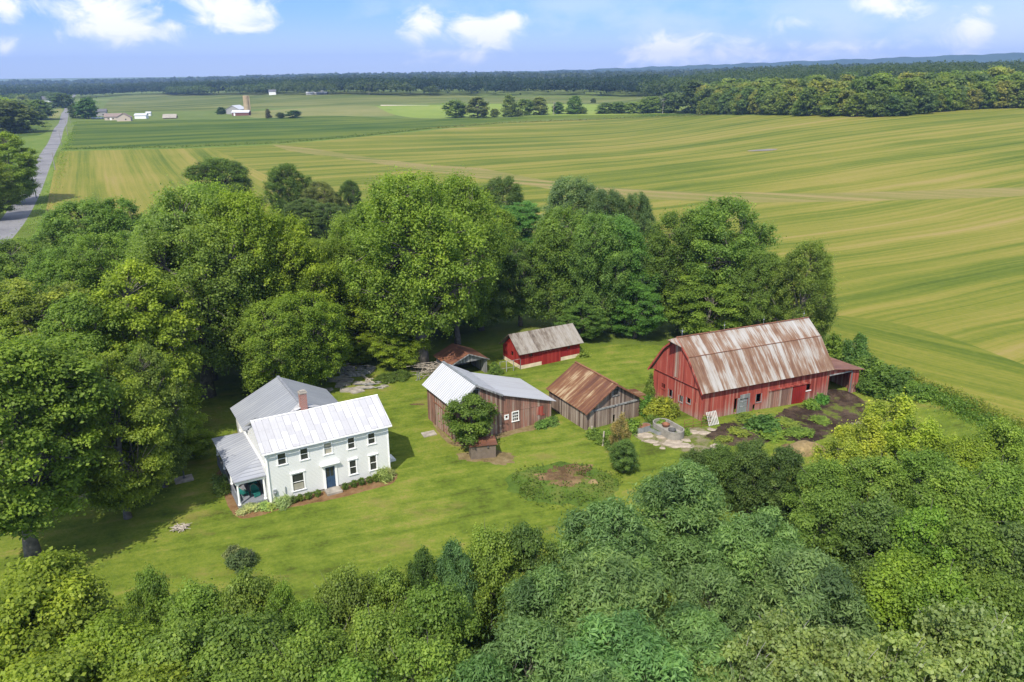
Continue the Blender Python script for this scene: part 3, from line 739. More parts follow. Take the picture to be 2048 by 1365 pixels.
# side porch
PU, PV0, PV1 = -2.55, .7, 10.5
mb = MB()
PE, PT = 2.75, 3.5
hv = PV0-.3+2.6
pe = PU-.18
mb.slab([(pe, PV0-.3, PE), (-.01, hv, PT), (-.01, PV1-1.6, PT), (pe, PV1+.2, PE)], .08)
mb.slab([(pe, PV0-.3, PE), (-.01, PV0-.3, PE), (-.01, hv, PT)], .08)
mb.slab([(-.01, PV1-1.6, PT), (-.01, PV1+.2, PE), (pe, PV1+.2, PE)], .08)
part('porch_roof', mb, 'porch_roof', house)
mb = MB(); mb.box((pe+.12, PV0-.14, PE-.33), (-.03, PV0+.02, PE-.12)); mb.box((pe+.12, PV0+.025, PE-.33), (pe+.28, PV1+.1, PE-.12)); part('porch_beam', mb, 'white_trim', house)
part('porch_floor', MB().box((PU, PV0-.1, -.2), (-.02, PV1, .38)), 'porch_grey', house)
part('porch_wall', MB().box((PU+.03, PV0+.35, .38), (PU+.16, PV1, 1.1)), 'porch_grey', house)
part('flashing', MB().box((-.06, PV0-.3, PT-.02), (-.004, PV1-1.6, PT+.26)), 'white_trim', house)
for v, zb in ((PV0, .38), (3.6, 1.1), (6.9, 1.1), (10.2, 1.1)):
    mb = MB(); mb.lathe([(.15, 0), (.15, .1), (.1, .16), (.085, PE-.5-zb), (.13, PE-.4-zb), (.13, PE-.335-zb)], 12, c=(PU+.12, v, zb)); part('column', mb, 'white_trim', house, smooth=False)
mb = MB(); mb.lathe([(.15, 0), (.15, .1), (.1, .16), (.085, PE-.5-.38), (.13, PE-.4-.38), (.13, PE-.335-.38)], 12, c=(-.2, PV0, .38)); part('column', mb, 'white_trim', house)
# meter, vent pipe, cellar door
mb = MB().box((.36, -.16, .95), (.64, -.01, 1.42)); mb.lathe([(.1, 0), (.1, .06), (.04, .09)], 12, c=(.5, -.2, 1.16))
mt = part('electric_meter', mb, 'galv', house); part('conduit', MB().tube([(.5, -.06, .0), (.5, -.06, .95)], [.03, .03], 6), 'galv', mt)
part('vent_pipe', MB().tube([(1.42, -.09, .0), (1.42, -.09, 1.5)], [.035, .035], 6), 'galv', house)
mb = MB(); mb.prism([(L_+.01, 2.3, -.1), (L_+1.5, 2.3, -.1), (L_+1.5, 2.3, .15), (L_+.01, 2.3, .85)], (0, 1.3, 0)); cdoor = part('cellar_door', mb, 'white_paint', house)
part('downspout', MB().tube([(.12, -.1, .1), (.12, -.1, 4.7), (.12, -ov+.05, 5.0)], [.04]*3, 6), 'white_trim', house)
def hw(u, v, z=0): return Matrix.Translation(HO) @ Matrix.Rotation(TH, 4, 'Z') @ Vector((u, v, z))

def wicker_chair(loc, rz, label):
    t = thing('wicker_chair', label, 'chair', loc, rz, 'wicker chairs on the porch')
    part('seat', MB().prism([(-.3, -.3, .34), (.3, -.3, .34), (.26, .3, .32), (-.26, .3, .32)], (0, 0, .09)), 'teal', t)
    part('skirt', MB().panel([(-.3, .05), (.3, .05), (.3, .34), (-.3, .34)], [], lambda a, z, d: (a, -.3+d, z), .03), 'teal', t)
    mb = MB(); n = 10; vs = []
    for i in range(n+1):
        a = math.pi*(i/n); x, y = -.37*math.cos(a), .02+.36*math.sin(a); h = .62+.4*math.sin(a)**1.5
        vs += [(x*.92, y*.92, .36), (x*1.05, y*1.05, h), (x*1.12, y*1.12, h-.02), (x, y, .34)]
    mb.add(vs, [(i*4+j, (i+1)*4+j, (i+1)*4+(j+1) % 4, i*4+(j+1) % 4) for i in range(n) for j in range(4)]+[(0, 1, 2, 3), (n*4+3, n*4+2, n*4+1, n*4)])
    part('backrest', mb, 'teal', t)
    mb = MB(); mb.tube([(-.37*1.08*math.cos(math.pi*i/12), .02+.36*1.08*math.sin(math.pi*i/12), .63+.4*math.sin(math.pi*i/12)**1.5) for i in range(13)], [.025]*13, 6); part('rim', mb, 'trough', t)
    for x in (-.26, .26):
        for y in (-.26, .24): part('leg', MB().tube([(x, y, .34), (x*1.05, y*1.05, 0)], [.022, .018], 6), 'teal', t)
wicker_chair(hw(-.85, 1.65, .385), TH+.3, 'teal wicker chair with a pale rim nearest the porch opening')
wicker_chair(hw(-1.75, 2.2, .385), TH+1.9, 'teal wicker chair behind, against the half wall of the porch')
wicker_chair(hw(-.75, 3.1, .385), TH-.3, 'teal wicker chair deepest in the shade of the porch')

# ---- board barn with corrugated gable roof and lean-to
GO = Vector((-5.68, 73.99, 0))
gb = thing('board_barn', 'weathered board barn with bright corrugated gable roof and a long grey lean-to', 'barn', GO, TH)
gw, gd, gp_, brk, low = 5.25, 7.3, 2.15, 5.2, 11.35
gpz, gez, gbz, glz = 6.15, 4.35, 4.42, 2.3
def gtop(u):
    return gez+(gpz-gez)*(u/gp_) if u < gp_ else (gpz-(gpz-gbz)*(u-gp_)/(brk-gp_) if u < brk else gbz-(gbz-glz)*(u-brk)/(low+.4-brk))
lw, wn = (1.92, 4.6, 2.55, 5.5), (6.5, 1.0, 7.2, 2.0)
prof = [(0, 0), (low, 0), (low, gtop(low)-.12), (brk, gbz-.12), (gp_, gpz-.12), (0, gtop(0)-.12)]
part('wall', MB().panel(prof, [lw, wn, (5.68, 1.55, 5.9, 1.8)], front(), .1), 'grey_boards', gb)
part('wall', MB().panel(prof, [], back(gd), .1), 'grey_boards', gb)
part('wall', MB().panel([(.1, 0), (gd-.1, 0), (gd-.1, gez-.12), (.1, gez-.12)], [], left(), .1), 'grey_boards', gb)
part('wall', MB().panel([(.1, 0), (gd-.1, 0), (gd-.1, gtop(low)-.12), (.1, gtop(low)-.12)], [], right(low), .1), 'grey_boards', gb)
win_at(gb, front(), *lw, cas=.1, rws=1, frame='old_boards', name='loft_opening')
win_at(gb, front(), *wn, cas=.09, cols=3, rws=3, frame='white_trim')
mb = MB(); trim_box(mb, front(), 5.5, 1.36, 6.05, 1.53, .003, .03); trim_box(mb, front(), 5.5, 1.53, 5.66, 1.95, .003, .03); trim_box(mb, front(), 5.92, 1.53, 6.05, 1.95, .003, .03); trim_box(mb, front(), 5.5, 1.82, 6.05, 1.95, .032, .05); part('vent_plate', mb, 'white_paint', gb)
mb = MB(); trim_box(mb, front(), 9.5, 1.0, 10.3, 1.95, .003, .035); trim_box(mb, front(), 10.0, .85, 10.5, 1.0, .003, .04); part('hatch', mb, 'barn_red', gb, 'small red patched hatch')
q = fpt(front()); mb = MB(); mb.add([q(a, z, d) for d in (.003, .03) for a, z in ((5.0, 2.25), (10.4, 2.02), (10.4, 2.07), (5.0, 2.3))], [(0, 1, 2, 3), (4, 7, 6, 5), (0, 4, 5, 1), (1, 5, 6, 2), (2, 6, 7, 3), (3, 7, 4, 0)]); part('batten', mb, 'grey_boards', gb)
mb = MB(); trim_box(mb, left(), 2.6, .05, 4.8, 2.6, .003, .05); sd = part('door', mb, 'grey_boards', gb); mb = MB(); trim_box(mb, left(), 2.5, 2.65, 5.6, 2.75, .003, .08); part('door_track', mb, 'rust_dark', gb)
v0, v1 = -.35, gd+.3
mb = MB(); mb.slab([(-.45, v0, gtop(0)-.36), (gp_, v0, gpz), (gp_, v1, gpz), (-.45, v1, gtop(0)-.36)], .07); part('roof', mb, 'corrugated', gb, 'bright corrugated slope of the gable roof')
mb = MB(); mb.slab([(gp_, v0, gpz), (brk+.06, v0, gbz+.03), (brk+.06, v1, gbz+.03), (gp_, v1, gpz)], .06); part('roof', mb, 'corrugated', gb)
mb = MB(); mb.slab([(brk-.1, v0+.05, gbz+.01), (low+.45, v0+.05, glz), (low+.45, v1-.1, glz), (brk-.1, v1-.1, gbz+.01)], .06); part('lean_to_roof', mb, 'flat_tin', gb)
mb = MB(); mb.bar((gp_, v0-.02, gpz+.03), (gp_, v1+.02, gpz+.03), .3, .05); part('ridge_cap', mb, 'galv', gb)
q0 = [(-.45, gtop(0)-.36), (gp_, gpz), (brk, gbz)]
mb = MB()
for (a, z), (b, y) in zip(q0, q0[1:]): mb.bar((a, v0-.02, z-.1), (b, v0-.02, y-.1), .05, .16)
part('bargeboard', mb, 'old_boards', gb)

# ---- brown shed with rusty roof
SO = Vector((7.68, 76.97, 0))
rs = thing('brown_shed', 'brown board shed with a rust streaked gable roof and sagging eaves', 'shed', SO, TH)
sw, sdp, sp, se = 7.15, 7.2, 4.62, 2.3
sc = 3.7
prof = [(0, -.2), (sw, -.2), (sw, 2.2), (sc, sp-.15), (0, 2.15)]
holes = [(3.5, 3.2, 4.2, 3.95), (3.62, .05, 3.9, .95)]
part('wall', MB().panel(prof, holes, front(), .1), 'shed_boards', rs)
part('wall', MB().panel(prof, [], back(sdp), .1), 'shed_boards', rs)
part('wall', MB().panel([(.1, -.1), (sdp-.1, -.1), (sdp-.1, 2.15), (.1, 2.15)], [(2.5, -.1, 2.56, 2.1)], left(), .1), 'shed_boards', rs)
part('wall', MB().panel([(.1, -.1), (sdp-.1, -.1), (sdp-.1, 2.2), (.1, 2.2)], [], right(sw), .1), 'shed_boards', rs)
win_at(rs, front(), *holes[0], cas=.1, rws=1, cols=1, frame='old_boards', name='loft_opening')
q = fpt(front()); mb = MB(); mb.add([q(a, z, d) for d in (.003, .12) for a, z in ((.05, 1.95), (7.1, 1.95), (7.1, 2.12), (.05, 2.12))], [(0, 1, 2, 3), (4, 7, 6, 5), (0, 4, 5, 1), (1, 5, 6, 2), (2, 6, 7, 3), (3, 7, 4, 0)]); part('door_track', mb, 'old_boards', rs)
mb = MB(); trim_box(mb, front(), .6, .0, 3.55, 1.93, .01, .06); part('door', mb, 'shed_boards', rs); mb = MB(); trim_box(mb, front(), 3.95, .02, 5.1, 1.93, .01, .06); part('door', mb, 'shed_boards', rs)
mb = MB(); mb.slab([(-.28, -.42, 2.08), (sc, -.42, sp), (sc, sdp+.25, sp+.05), (-.28, sdp+.25, 2.2)], .07); mb.slab([(sc, -.42, sp), (sw+.45, -.42, 2.12), (sw+.45, sdp+.25, 2.2), (sc, sdp+.25, sp+.05)], .07)
rr = part('roof', mb, 'rust_roof', rs); mb = MB(); mb.bar((sc, -.44, sp+.04), (sc, sdp+.27, sp+.09), .25, .05); part('ridge_cap', mb, 'rust_dark', rr)
mb = MB(); mb.bar((-.28, -.44, 1.98), (sc, -.44, sp-.09), .05, .16); mb.bar((sc, -.44, sp-.09), (sw+.45, -.44, 2.02), .05, .16); part('bargeboard', mb, 'rust_dark', rs)
mb = MB(); mb.slab([(sw+.1, .9, 2.0), (sw+1.9, .9, 1.75), (sw+1.9, 3.2, 1.75), (sw+.1, 3.2, 2.0)], .05); pr = part('awning', mb, 'rust_roof', rs)
for v in (1.0, 3.1): part('post', MB().bar((sw+1.8, v, -.2), (sw+1.8, v, 1.72), .12), 'deadwood', pr)

# ---- small red shed at the wood edge
DO = Vector((1.08, 95.43, 0))
dsd = thing('red_shed', 'low red shed with a lichen grey tin roof under the tree branches', 'shed', DO, TH)
dw, ddp = 9.1, 4.6
dez, drz = 2.2, 4.15
part('wall', MB().panel([(0, .5), (3.15, .5), (3.15, 0), (6.1, 0), (6.1, .5), (dw, .5), (dw, dez-.1), (0, dez-.1)], [(7.1, 1.45, 7.55, 1.8), (1.3, 1.45, 1.75, 1.8)], front(), .1), 'shed_red', dsd)
part('foundation', MB().box((0, 0.002, -.5), (3.148, .3, .498)).box((0, .3, -.5), (.3, ddp, .498)), 'cream_stone', dsd); part('foundation', MB().box((6.102, .002, -.5), (dw, .3, .498)).box((dw-.3, .3, -.5), (dw, ddp, .498)), 'cream_stone', dsd)
gprof = [(.1, .5), (ddp-.1, .5), (ddp-.1, dez-.1), (ddp/2, drz-.2), (.1, dez-.1)]
part('wall', MB().panel(gprof, [(1.9, 1.2, 2.5, 1.8)], left(), .1), 'shed_red', dsd); part('wall', MB().panel(gprof, [], right(dw), .1), 'shed_red', dsd)
part('wall', MB().panel([(0, .5), (dw, .5), (dw, dez-.1), (0, dez-.1)], [], back(ddp), .1), 'shed_red', dsd)
win_at(dsd, front(), 7.1, 1.45, 7.55, 1.8, cas=.06, rws=1, cols=2, frame='shed_red'); win_at(dsd, front(), 1.3, 1.45, 1.75, 1.8, cas=.06, rws=1, cols=2, frame='shed_red')
mb = MB(); trim_box(mb, front(), 3.2, -.2, 4.6, 1.7, .01, .05); trim_box(mb, front(), 4.62, -.2, 6.05, 1.7, .01, .05); part('door', mb, 'shed_red', dsd)
part('trim', MB().box((3.1, -.12, 1.72), (6.2, -.005, 1.8)), 'barn_red', dsd)
mb = MB(); mb.slab([(-.45, -.42, 2.12), (dw+.35, -.42, 2.05), (dw+.35, ddp/2, drz-.1), (-.45, ddp/2, drz)], .07); mb.slab([(-.45, ddp/2, drz), (dw+.35, ddp/2, drz-.1), (dw+.35, ddp+.4, 2.05), (-.45, ddp+.4, 2.12)], .07); part('roof', mb, 'red_shed_roof', dsd)

# ---- open fronted garage
AO = Vector((-3.23, 94.4, 0))
ag = thing('open_garage', 'open fronted wooden garage with a rusty roof, half hidden behind the board barn', 'garage', AO, TH)
part('wall', MB().panel([(-5.0, 1.9), (-.15, 1.9), (-2.96+.4, 2.95)], [], front(.0), .08), 'old_boards', ag, 'grey gable boards above the opening')
mb = MB(); mb.box((-5.0, .1, -.2), (-4.9, 4.2, 1.95)); mb.box((-.25, .1, -.2), (-.15, 4.2, 1.95)); mb.box((-4.89, 4.1, -.2), (-.26, 4.2, 1.95)); part('wall', mb, 'old_boards', ag)
for u in (-4.95, -.05): part('post', MB().box((u-.08, -.06, -.2), (u+.08, .09, 1.9)), 'old_boards', ag)
mb = MB(); mb.slab([(-5.35, -.3, 1.88), (-2.56, -.3, 3.05), (-2.56, 4.5, 3.05), (-5.35, 4.5, 1.88)], .06); mb.slab([(-2.56, -.3, 3.05), (.25, -.3, 1.88), (.25, 4.5, 1.88), (-2.56, 4.5, 3.05)], .06); part('roof', mb, 'garage_roof', ag)
mb = MB(); mb.bar((-5.35, -.32, 1.84), (-2.56, -.32, 3.0), .05, .12); mb.bar((-2.56, -.32, 3.0), (.25, -.32, 1.84), .05, .12); part('bargeboard', mb, 'old_boards', ag)

# ---- big red gambrel barn (its long wall is a few degrees out of square)
BO = Vector((20.38, 79.22, 0))
bar = thing('gambrel_barn', 'large red gambrel barn with rust and white streaked tin roof', 'barn', BO, TH)
sk = R_(29.6-24.0); ck, sn = math.cos(sk), math.sin(sk)
XF = lambda u, v, z: (u*ck, v-u*sn, z)
BL, BW, bm = 18.0, 8.1, 4.05
def sag(u): return -.22*u/BL
bp = [(-.5, 3.3), (2.0, 6.7), (4.05, 8.4), (6.1, 6.7), (8.6, 3.3)]
ops = [(4.47, 0.0, 4.88, 1.75), (5.23, -.3, 6.37, 1.55), (7.5, .75, 8.2, 1.75), (7.12, -.3, 7.48, .55), (14.84, .9, 15.44, 1.65)]
part('wall', MB(XF).panel([(0, -.2), (BL, -1.2), (BL, 2.95), (0, 3.2)], ops, front(), .12), 'barn_red', bar)
gp2 = [(.12, -.2), (BW-.12, -.2), (BW-.12, 3.7), (6.0, 6.55), (4.05, 8.15), (2.1, 6.55), (.12, 3.7)]
gops = [(5.95, 1.55, 6.6, 2.15), (4.75, 1.0, 5.3, 1.85), (2.95, 1.0, 3.55, 1.75), (1.7, 1.3, 2.3, 1.9)]
part('wall', MB(XF).panel([(.12, -.2), (BW-.12, -.2), (BW-.12, 3.58), (.12, 3.58)], gops, left(), .12), 'barn_red', bar)
part('wall', MB(XF).panel([(.02, 3.58), (BW-.02, 3.58), (6.0, 6.55), (4.05, 8.15), (2.1, 6.55)], [], left(-.14), .12), 'barn_red', bar, 'red boarded upper gable with a grey weathered stripe')
mb = MB(XF); trim_box(mb, left(-.14), 3.75, 3.7, 4.35, 7.9, .004, .03); part('hay_door', mb, 'grey_boards', bar)
part('wall', MB(XF).panel([(a, z-.9 if z < 0 else z) for a, z in gp2], [], right(BL), .12), 'barn_red', bar)
part('wall', MB(XF).panel([(0, -.2), (BL, -.6), (BL, 3.1), (0, 3.2)], [], back(BW), .12), 'barn_red', bar)
for i, g in enumerate(gops):
    mb = MB(XF); c = .08
    trim_box(mb, left(), g[0]-c, g[1]-c, g[2]+c, g[1], .003, .06); trim_box(mb, left(), g[0]-c, g[1], g[0], g[3], .003, .04); trim_box(mb, left(), g[2], g[1], g[2]+c, g[3], .003, .04)
    if i in (0, 2): trim_box(mb, left(), (g[0]+g[2])/2-.03, g[1], (g[0]+g[2])/2+.03, g[3], -.05, -.01)
    part('window', mb, 'old_boards' if i else 'barn_red', bar)
mb = MB(XF); trim_box(mb, left(), .65, .0, 1.25, 1.75, .003, .04); part('door', mb, 'barn_red', bar, 'narrow red side door in the gable wall')
mb = MB(XF); g = ops[2]
trim_box(mb, front(), g[0]-.07, g[1]-.08, g[2]+.07, g[1], .003, .06); trim_box(mb, front(), g[0]-.07, g[1], g[0], g[3], .003, .04); trim_box(mb, front(), g[2], g[1], g[2]+.07, g[3], .003, .04); part('window', mb, 'old_boards', bar)
mb = MB(XF); g = ops[4]; trim_box(mb, front(), g[0]-.1, g[1]-.09, g[2]+.1, g[1], .003, .06); part('window', mb, 'white_paint', bar)
mb = MB(XF); trim_box(mb, front(), 4.89, -.25, 5.21, 1.7, .003, .05); trim_box(mb, front(), 6.39, -.3, 6.57, 1.75, .003, .05); trim_box(mb, front(), 5.22, 1.56, 6.57, 2.05, .003, .04); part('door_frame', mb, 'old_boards', bar)
mb = MB(XF); trim_box(mb, front(), 5.28, -.35, 6.32, 1.45, -.1, -.05); sdr = part('door', mb, 'galv', bar, 'grey plank door with diagonal brace')
mb = MB(XF); qf = fpt(front()); mb.bar(XF(*qf(5.5, -.2, -.03)), XF(*qf(6.42, 1.35, -.03)), .12, .04) if False else trim_box(mb, front(), 5.28, .5, 6.32, .62, -.048, -.02); trim_box(mb, front(), 5.28, 1.1, 6.32, 1.22, -.048, -.02); part('brace', mb, 'old_boards', sdr)
mb = MB(XF); trim_box(mb, front(), 9.3, -.75, 12.65, 1.75, .02, .07); part('sliding_door', mb, 'grey_boards', bar, 'weathered grey and red sliding door')
mb = MB(XF); trim_box(mb, front(), 12.73, -.8, 14.66, 1.72, .02, .06); part('sliding_door', mb, 'shed_red', bar)
mb = MB(XF); trim_box(mb, front(), 9.2, 1.8, 15.1, 1.98, .02, .16); part('door_track', mb, 'barn_red', bar)
mb = MB(XF); trim_box(mb, left(), -.02, 3.5, BW+.02, 3.57, .0, .17); part('belt_board', mb, 'barn_red', bar)
for k, (a, z) in enumerate(((0.02, 0), (BL-.2, 0))):
    mb = MB(XF); trim_box(mb, front(), a, -.6, a+.18, 2.9, .003, .035); part('corner_board', mb, 'barn_red' if k == 0 else 'grey_boards', bar)
ua, ub = -.42, BL+.35
mb = MB(XF)
for i, ((a, za), (b, zb)) in enumerate(zip(bp, bp[1:])):
    lo = i in (0, 3)
    pts = [(ua, a, za), (ub, a, za+sag(ub)), (ub, b, zb+sag(ub)*.8), (ua, b, zb)]
    mb.slab(pts, .09)
mb.slab([(ua, 3.0, 7.535), (ua, 4.05, 8.4), (-1.6, 4.05, 8.3)], .08); mb.slab([(ua, 4.05, 8.4), (ua, 5.1, 7.535), (-1.6, 4.05, 8.3)], .08)
brf = part('roof', mb, 'barn_roof', bar)
mb = MB(XF); mb.bar((ua, 4.05, 8.43), (ub, 4.05, 8.43+sag(ub)*.8), .22, .05); mb.bar((ua, 1.98, 6.72), (ub, 1.98, 6.72+sag(ub)*.8), .1, .05); part('ridge_cap', mb, 'rust_dark', brf)
mb = MB(XF)
for (a, za), (b, zb) in zip(bp, bp[1:]): mb.bar((ua-.02, a, za-.1), (ua-.02, b, zb-.1), .05, .2)
part('bargeboard', mb, 'barn_red', bar)
mb = MB(XF)
for u in (.3, 6.0, 11.6, 17.6): mb.tube([(u, 4.05, 8.4+sag(u)), (u, 4.05, 9.4+sag(u))], [.025, .012], 5); mb.lathe([(.02, -.07), (.08, 0), (.02, .07)], 8, c=(u, 4.05, 9.0+sag(u)))
mb.tube([(.0, 4.05, 9.1), (.6, 4.05, 9.1)], [.015, .015], 5); mb.tube([(.05, 3.8, 8.8), (.5, 4.3, 9.2)], [.015, .015], 5)
part('lightning_rod', mb, 'galv', bar)
# lean-to at the right gable end
lu0, lu1 = BL+.02, BL+4.9
part('lean_to_wall', MB(XF).panel([(lu0, -1.2), (lu1, -1.3), (lu1, 2.35), (lu0, 3.05)], [(lu0+.15, -1.15, lu0+3.6, 2.15)], front(), .12), 'barn_red', bar)
part('lean_to_wall', MB(XF).panel([(.12, -1.3), (8, -1.3), (8, 2.35), (.12, 2.35)], [], right(lu1), .12), 'barn_red', bar)
part('lean_to_wall', MB(XF).panel([(lu0, -1), (lu1, -1.0), (lu1, 2.35), (lu0, 3.05)], [], back(8.0), .12), 'barn_red', bar)
mb = MB(XF); mb.slab([(lu0-.02, -.35, 3.12), (lu1+.4, -.35, 2.3), (lu1+.4, 8.3, 2.3), (lu0-.02, 8.3, 3.12)], .07); part('lean_to_roof', mb, 'lean_roof', bar)
mb = MB(XF); trim_box(mb, front(), lu0+.15, 2.15, lu0+3.7, 2.3, .003, .05); trim_box(mb, front(), lu0+3.6, -1.2, lu0+3.82, 2.15, .003, .05); part('trim', mb, 'old_boards', bar)
def bw(u, v, z=0):
    return Matrix.Translation(BO) @ Matrix.Rotation(TH, 4, 'Z') @ Vector(XF(u, v, z))

M['mud'] = simple('wet_mud', (.2, .17, .12), .5, .2, .2)
# ------------------------------------------------------------------ yard things
# boxwoods along the front wall
spots = [(1.95, 'left end of the row, below the large window'), (2.5, 'second from the left, by the little post'), (3.25, 'below the right side of the large window'), (4.05, 'just left of the front step'),
         (6.65, 'just right of the front step'), (7.45, 'second right of the front step'), (8.2, 'middle of the right hand row'), (8.95, 'below the far right windows'), (9.55, 'right end of the row, next to the grass clump')]
for i, (u, w) in enumerate(spots):
    p = hw(u, -.62+rnd.uniform(-.06, .06)); plant('clip', 'boxwood', 'clipped round boxwood, '+w, 'shrub', p, rnd.uniform(.68, .8), rnd.uniform(.33, .39), (.05, .085, .015), 'boxwoods along the front wall')
def clump(u, v, h, r, tint, label, kind='blade'):
    t = plant(kind, 'grass_clump' if kind == 'blade' else 'plant', label, 'plant', hw(u, v), h, r, tint); return t
clump(.95, -.75, .9, .75, (.22, .27, .12), 'spiky pale grass clump between the vent pipe and boxwoods')
clump(10.3, -.6, .95, .85, (.18, .23, .08), 'arching grass clump at the right front corner of the house')
clump(10.9, -.35, .8, .6, (.2, .24, .1), 'smaller grass clump touching the right corner board')
clump(-1.5, .1, .6, .8, (.26, .32, .16), 'pale low plant in front of the porch opening', 'weed'); clump(-.6, -.2, .55, .7, (.2, .28, .1), 'green low plant at the left corner of the front wall', 'weed')
clump(-2.3, -.1, .5, .6, (.25, .3, .16), 'pale low plant at the foot of the corner porch column', 'weed'); clump(-.1, -.65, .5, .55, (.2, .27, .08), 'small leafy plant below the electric meter', 'weed')
clump(-3.1, 5.2, 1.25, .85, (.06, .1, .03), 'dark strappy lily clump beside the porch half wall')
clump(-3.15, 4.4, 1.0, .7, (.12, .16, .04), 'lighter strappy lily clump beside the porch half wall')
# pump
pp = gp(368, 960)
t = solo('concrete_pad', MB().prism([(-.8, -.6, 0), (.8, -.6, 0), (.8, .6, 0), (-.8, .6, 0)], (0, 0, .14)), 'concrete', 'square concrete well pad on the lawn left of the house', 'slab', pp, TH)
t = thing('hand_pump', 'dark iron hand pump standing on the square well pad', 'pump', pp+Vector((0, .1, .145)), TH)
part('body', MB().lathe([(.14, 0), (.14, .05), (.07, .1), (.07, .9), (.11, .95), (.11, 1.3), (.05, 1.4), (.03, 1.7)], 10), 'dark_metal', t)
part('handle', MB().tube([(0, 0, 1.35), (-.35, 0, 1.5), (-.75, 0, 1.0)], [.03, .03, .025], 6), 'dark_metal', t); part('spout', MB().tube([(.05, 0, 1.1), (.3, 0, 1.12), (.36, 0, .98)], [.05, .045, .04], 6), 'dark_metal', t)
def sticks(name, label, p, n, r, L, h, seed):
    q = random.Random(seed); mb = MB()
    for i in range(n):
        a = q.uniform(0, 6.28); d = Vector((math.cos(a), math.sin(a), q.uniform(-.1, .25)))*L*q.uniform(.3, .6); c = Vector((q.uniform(-r, r), q.uniform(-r, r)*.7, q.uniform(.03, h)))
        mb.tube([c-d, c+Vector((0, 0, q.uniform(-.05, .1))), c+d], [.04, .03, .015], 5)
    return solo(name, mb, 'deadwood', label, 'branches', p)
sticks('branch_pile', 'small pile of dead branches on the front lawn', gp(360, 1058), 40, .5, 1.0, .22, 3)
sticks('brush_pile', 'tall heap of cut branches behind the corrugated roof corner', gp(862, 748), 60, 1.3, 3.2, 1.3, 4)
sticks('fallen_branches', 'loose sticks scattered in the dark barnyard soil', gp(1500, 855), 7, 1.6, 1.5, .1, 5)
t = plant('bush', 'lawn_shrub', 'lone low dark shrub with thin bare twigs on the front lawn', 'shrub', gp(487, 1132), 1.35, 1.15, (.05, .075, .03))
mb = MB(); q = random.Random(9)
for i in range(26):
    a = q.uniform(0, 6.28); e = Vector((math.cos(a)*.7-.35, math.sin(a)*.6, q.uniform(1.2, 1.9))); mb.tube([(0, 0, .3), e*.55+Vector((0, 0, .2)), e], [.03, .02, .008], 4, False)
part('bare_twigs', mb, 'bark', t)
plant('weed', 'twiggy_shrub', 'sparse thin-leaved low shrub at the left of the lone dark lawn shrub', 'shrub', gp(466, 1112), .9, .8, (.08, .10, .045))
# well house, round tree, pad, hosta
wp = gp(965, 912)
t = thing('well_house', 'small brown board well house with a rusty lid under the round tree', 'shed', wp, TH-.32)
mb = MB(); mb.panel([(-1.25, 0), (1.25, 0), (1.25, 1.45), (-1.25, 1.45)], [], front(-.6), .06); mb.panel([(-.59, 0), (.8, 0), (.8, 1.6), (-.59, 1.45)], [], left(-1.25), .06); mb.panel([(-.59, 0), (.8, 0), (.8, 1.6), (-.59, 1.45)], [], right(1.25), .06); part('wall', mb, 'box_brown', t)
mb = MB(); mb.slab([(-1.4, -.75, 1.47), (1.4, -.75, 1.47), (1.4, .9, 1.64), (-1.4, .9, 1.64)], .05); part('lid', mb, 'garage_roof', t)
part('vent', MB().lathe([(.11, 0), (.11, .03), (.05, .05)], 10, c=(.45, -.66, 1.2)), 'dark_metal', t)
plant('small', 'round_tree', 'small dense round tree over the well house in front of the board barn', 'tree', gp(943, 892), 5.5, 3.0, (.055, .10, .016))
solo('stepping_slab', MB().prism([(-.75, -.55, 0), (.7, -.6, 0), (.85, .5, 0), (-.6, .6, 0)], (0, 0, .09)), 'concrete', 'lone mossy concrete slab on the lawn between house and board barn', 'slab', gp(857, 869), TH)
for i, (x, y, h, r, w) in enumerate(((1085, 853, .75, .95, 'left half of the large leafy clump at the lean-to corner of the board barn'), (1103, 848, .85, .9, 'right half of the large leafy clump at the lean-to corner of the board barn'))):
    plant('weed', 'leafy_clump', w, 'plant', gp(x, y), h, r, (.07, .13, .03))
# stock tanks
def tank(name, label, p, rz, a, b, h, mat, n=28, wall=.1, fill='water_green', fz=.6, ribs=0):
    t = thing(name, label, 'tank', p, rz)
    def oval(s, z): # stadium outline
        o = []
        for i in range(n):
            th = 2*math.pi*i/n; c, sn_ = math.cos(th), math.sin(th)
            o.append(((a-b)*(1 if c > 0 else -1)+(b-s)*c, (b-s)*sn_, z))
        return o
    vs = oval(0, -.05)+oval(0, h)+oval(wall, h)+oval(wall, .05); mb = MB()
    mb.add(vs, [(k*n+j, k*n+(j+1) % n, (k+1)*n+(j+1) % n, (k+1)*n+j) for k in range(3) for j in range(n)]+[tuple(range(3*n, 4*n))])
    part('shell', mb, mat, t)
    mb = MB(); mb.add(oval(wall+.004, h*fz), [tuple(range(n))]); part('contents', mb, fill, t)
    return t
tk = tank('stock_tank', 'long oval concrete stock tank full of old lids beside the gravel', gp(1336, 866), R_(118), 2.0, 1.02, .85, 'trough', wall=.13, fill='trough', fz=.45)
tub = thing('rusty_basin', 'rust brown basin lying inside the oval concrete tank', 'basin', gp(1331, 860)+Vector((0, 0, .4))); part('bowl', MB().lathe([(.3, 0), (.45, .3), (.43, .3), (.28, .04)], 14), 'rust_dark', tub)
tub = thing('dark_basin', 'black basin lying at the near end of the oval concrete tank', 'basin', gp(1341, 868)+Vector((.1, -.2, .4))); part('bowl', MB().lathe([(.36, 0), (.42, .25), (.4, .25), (.34, .04)], 14), 'dark_metal', tub)
tank('metal_tub', 'galvanised tub with brown water left of the oval tank', gp(1285, 862), TH, .95, .45, .62, 'galv', fill='rust_dark', fz=.95, wall=.03)
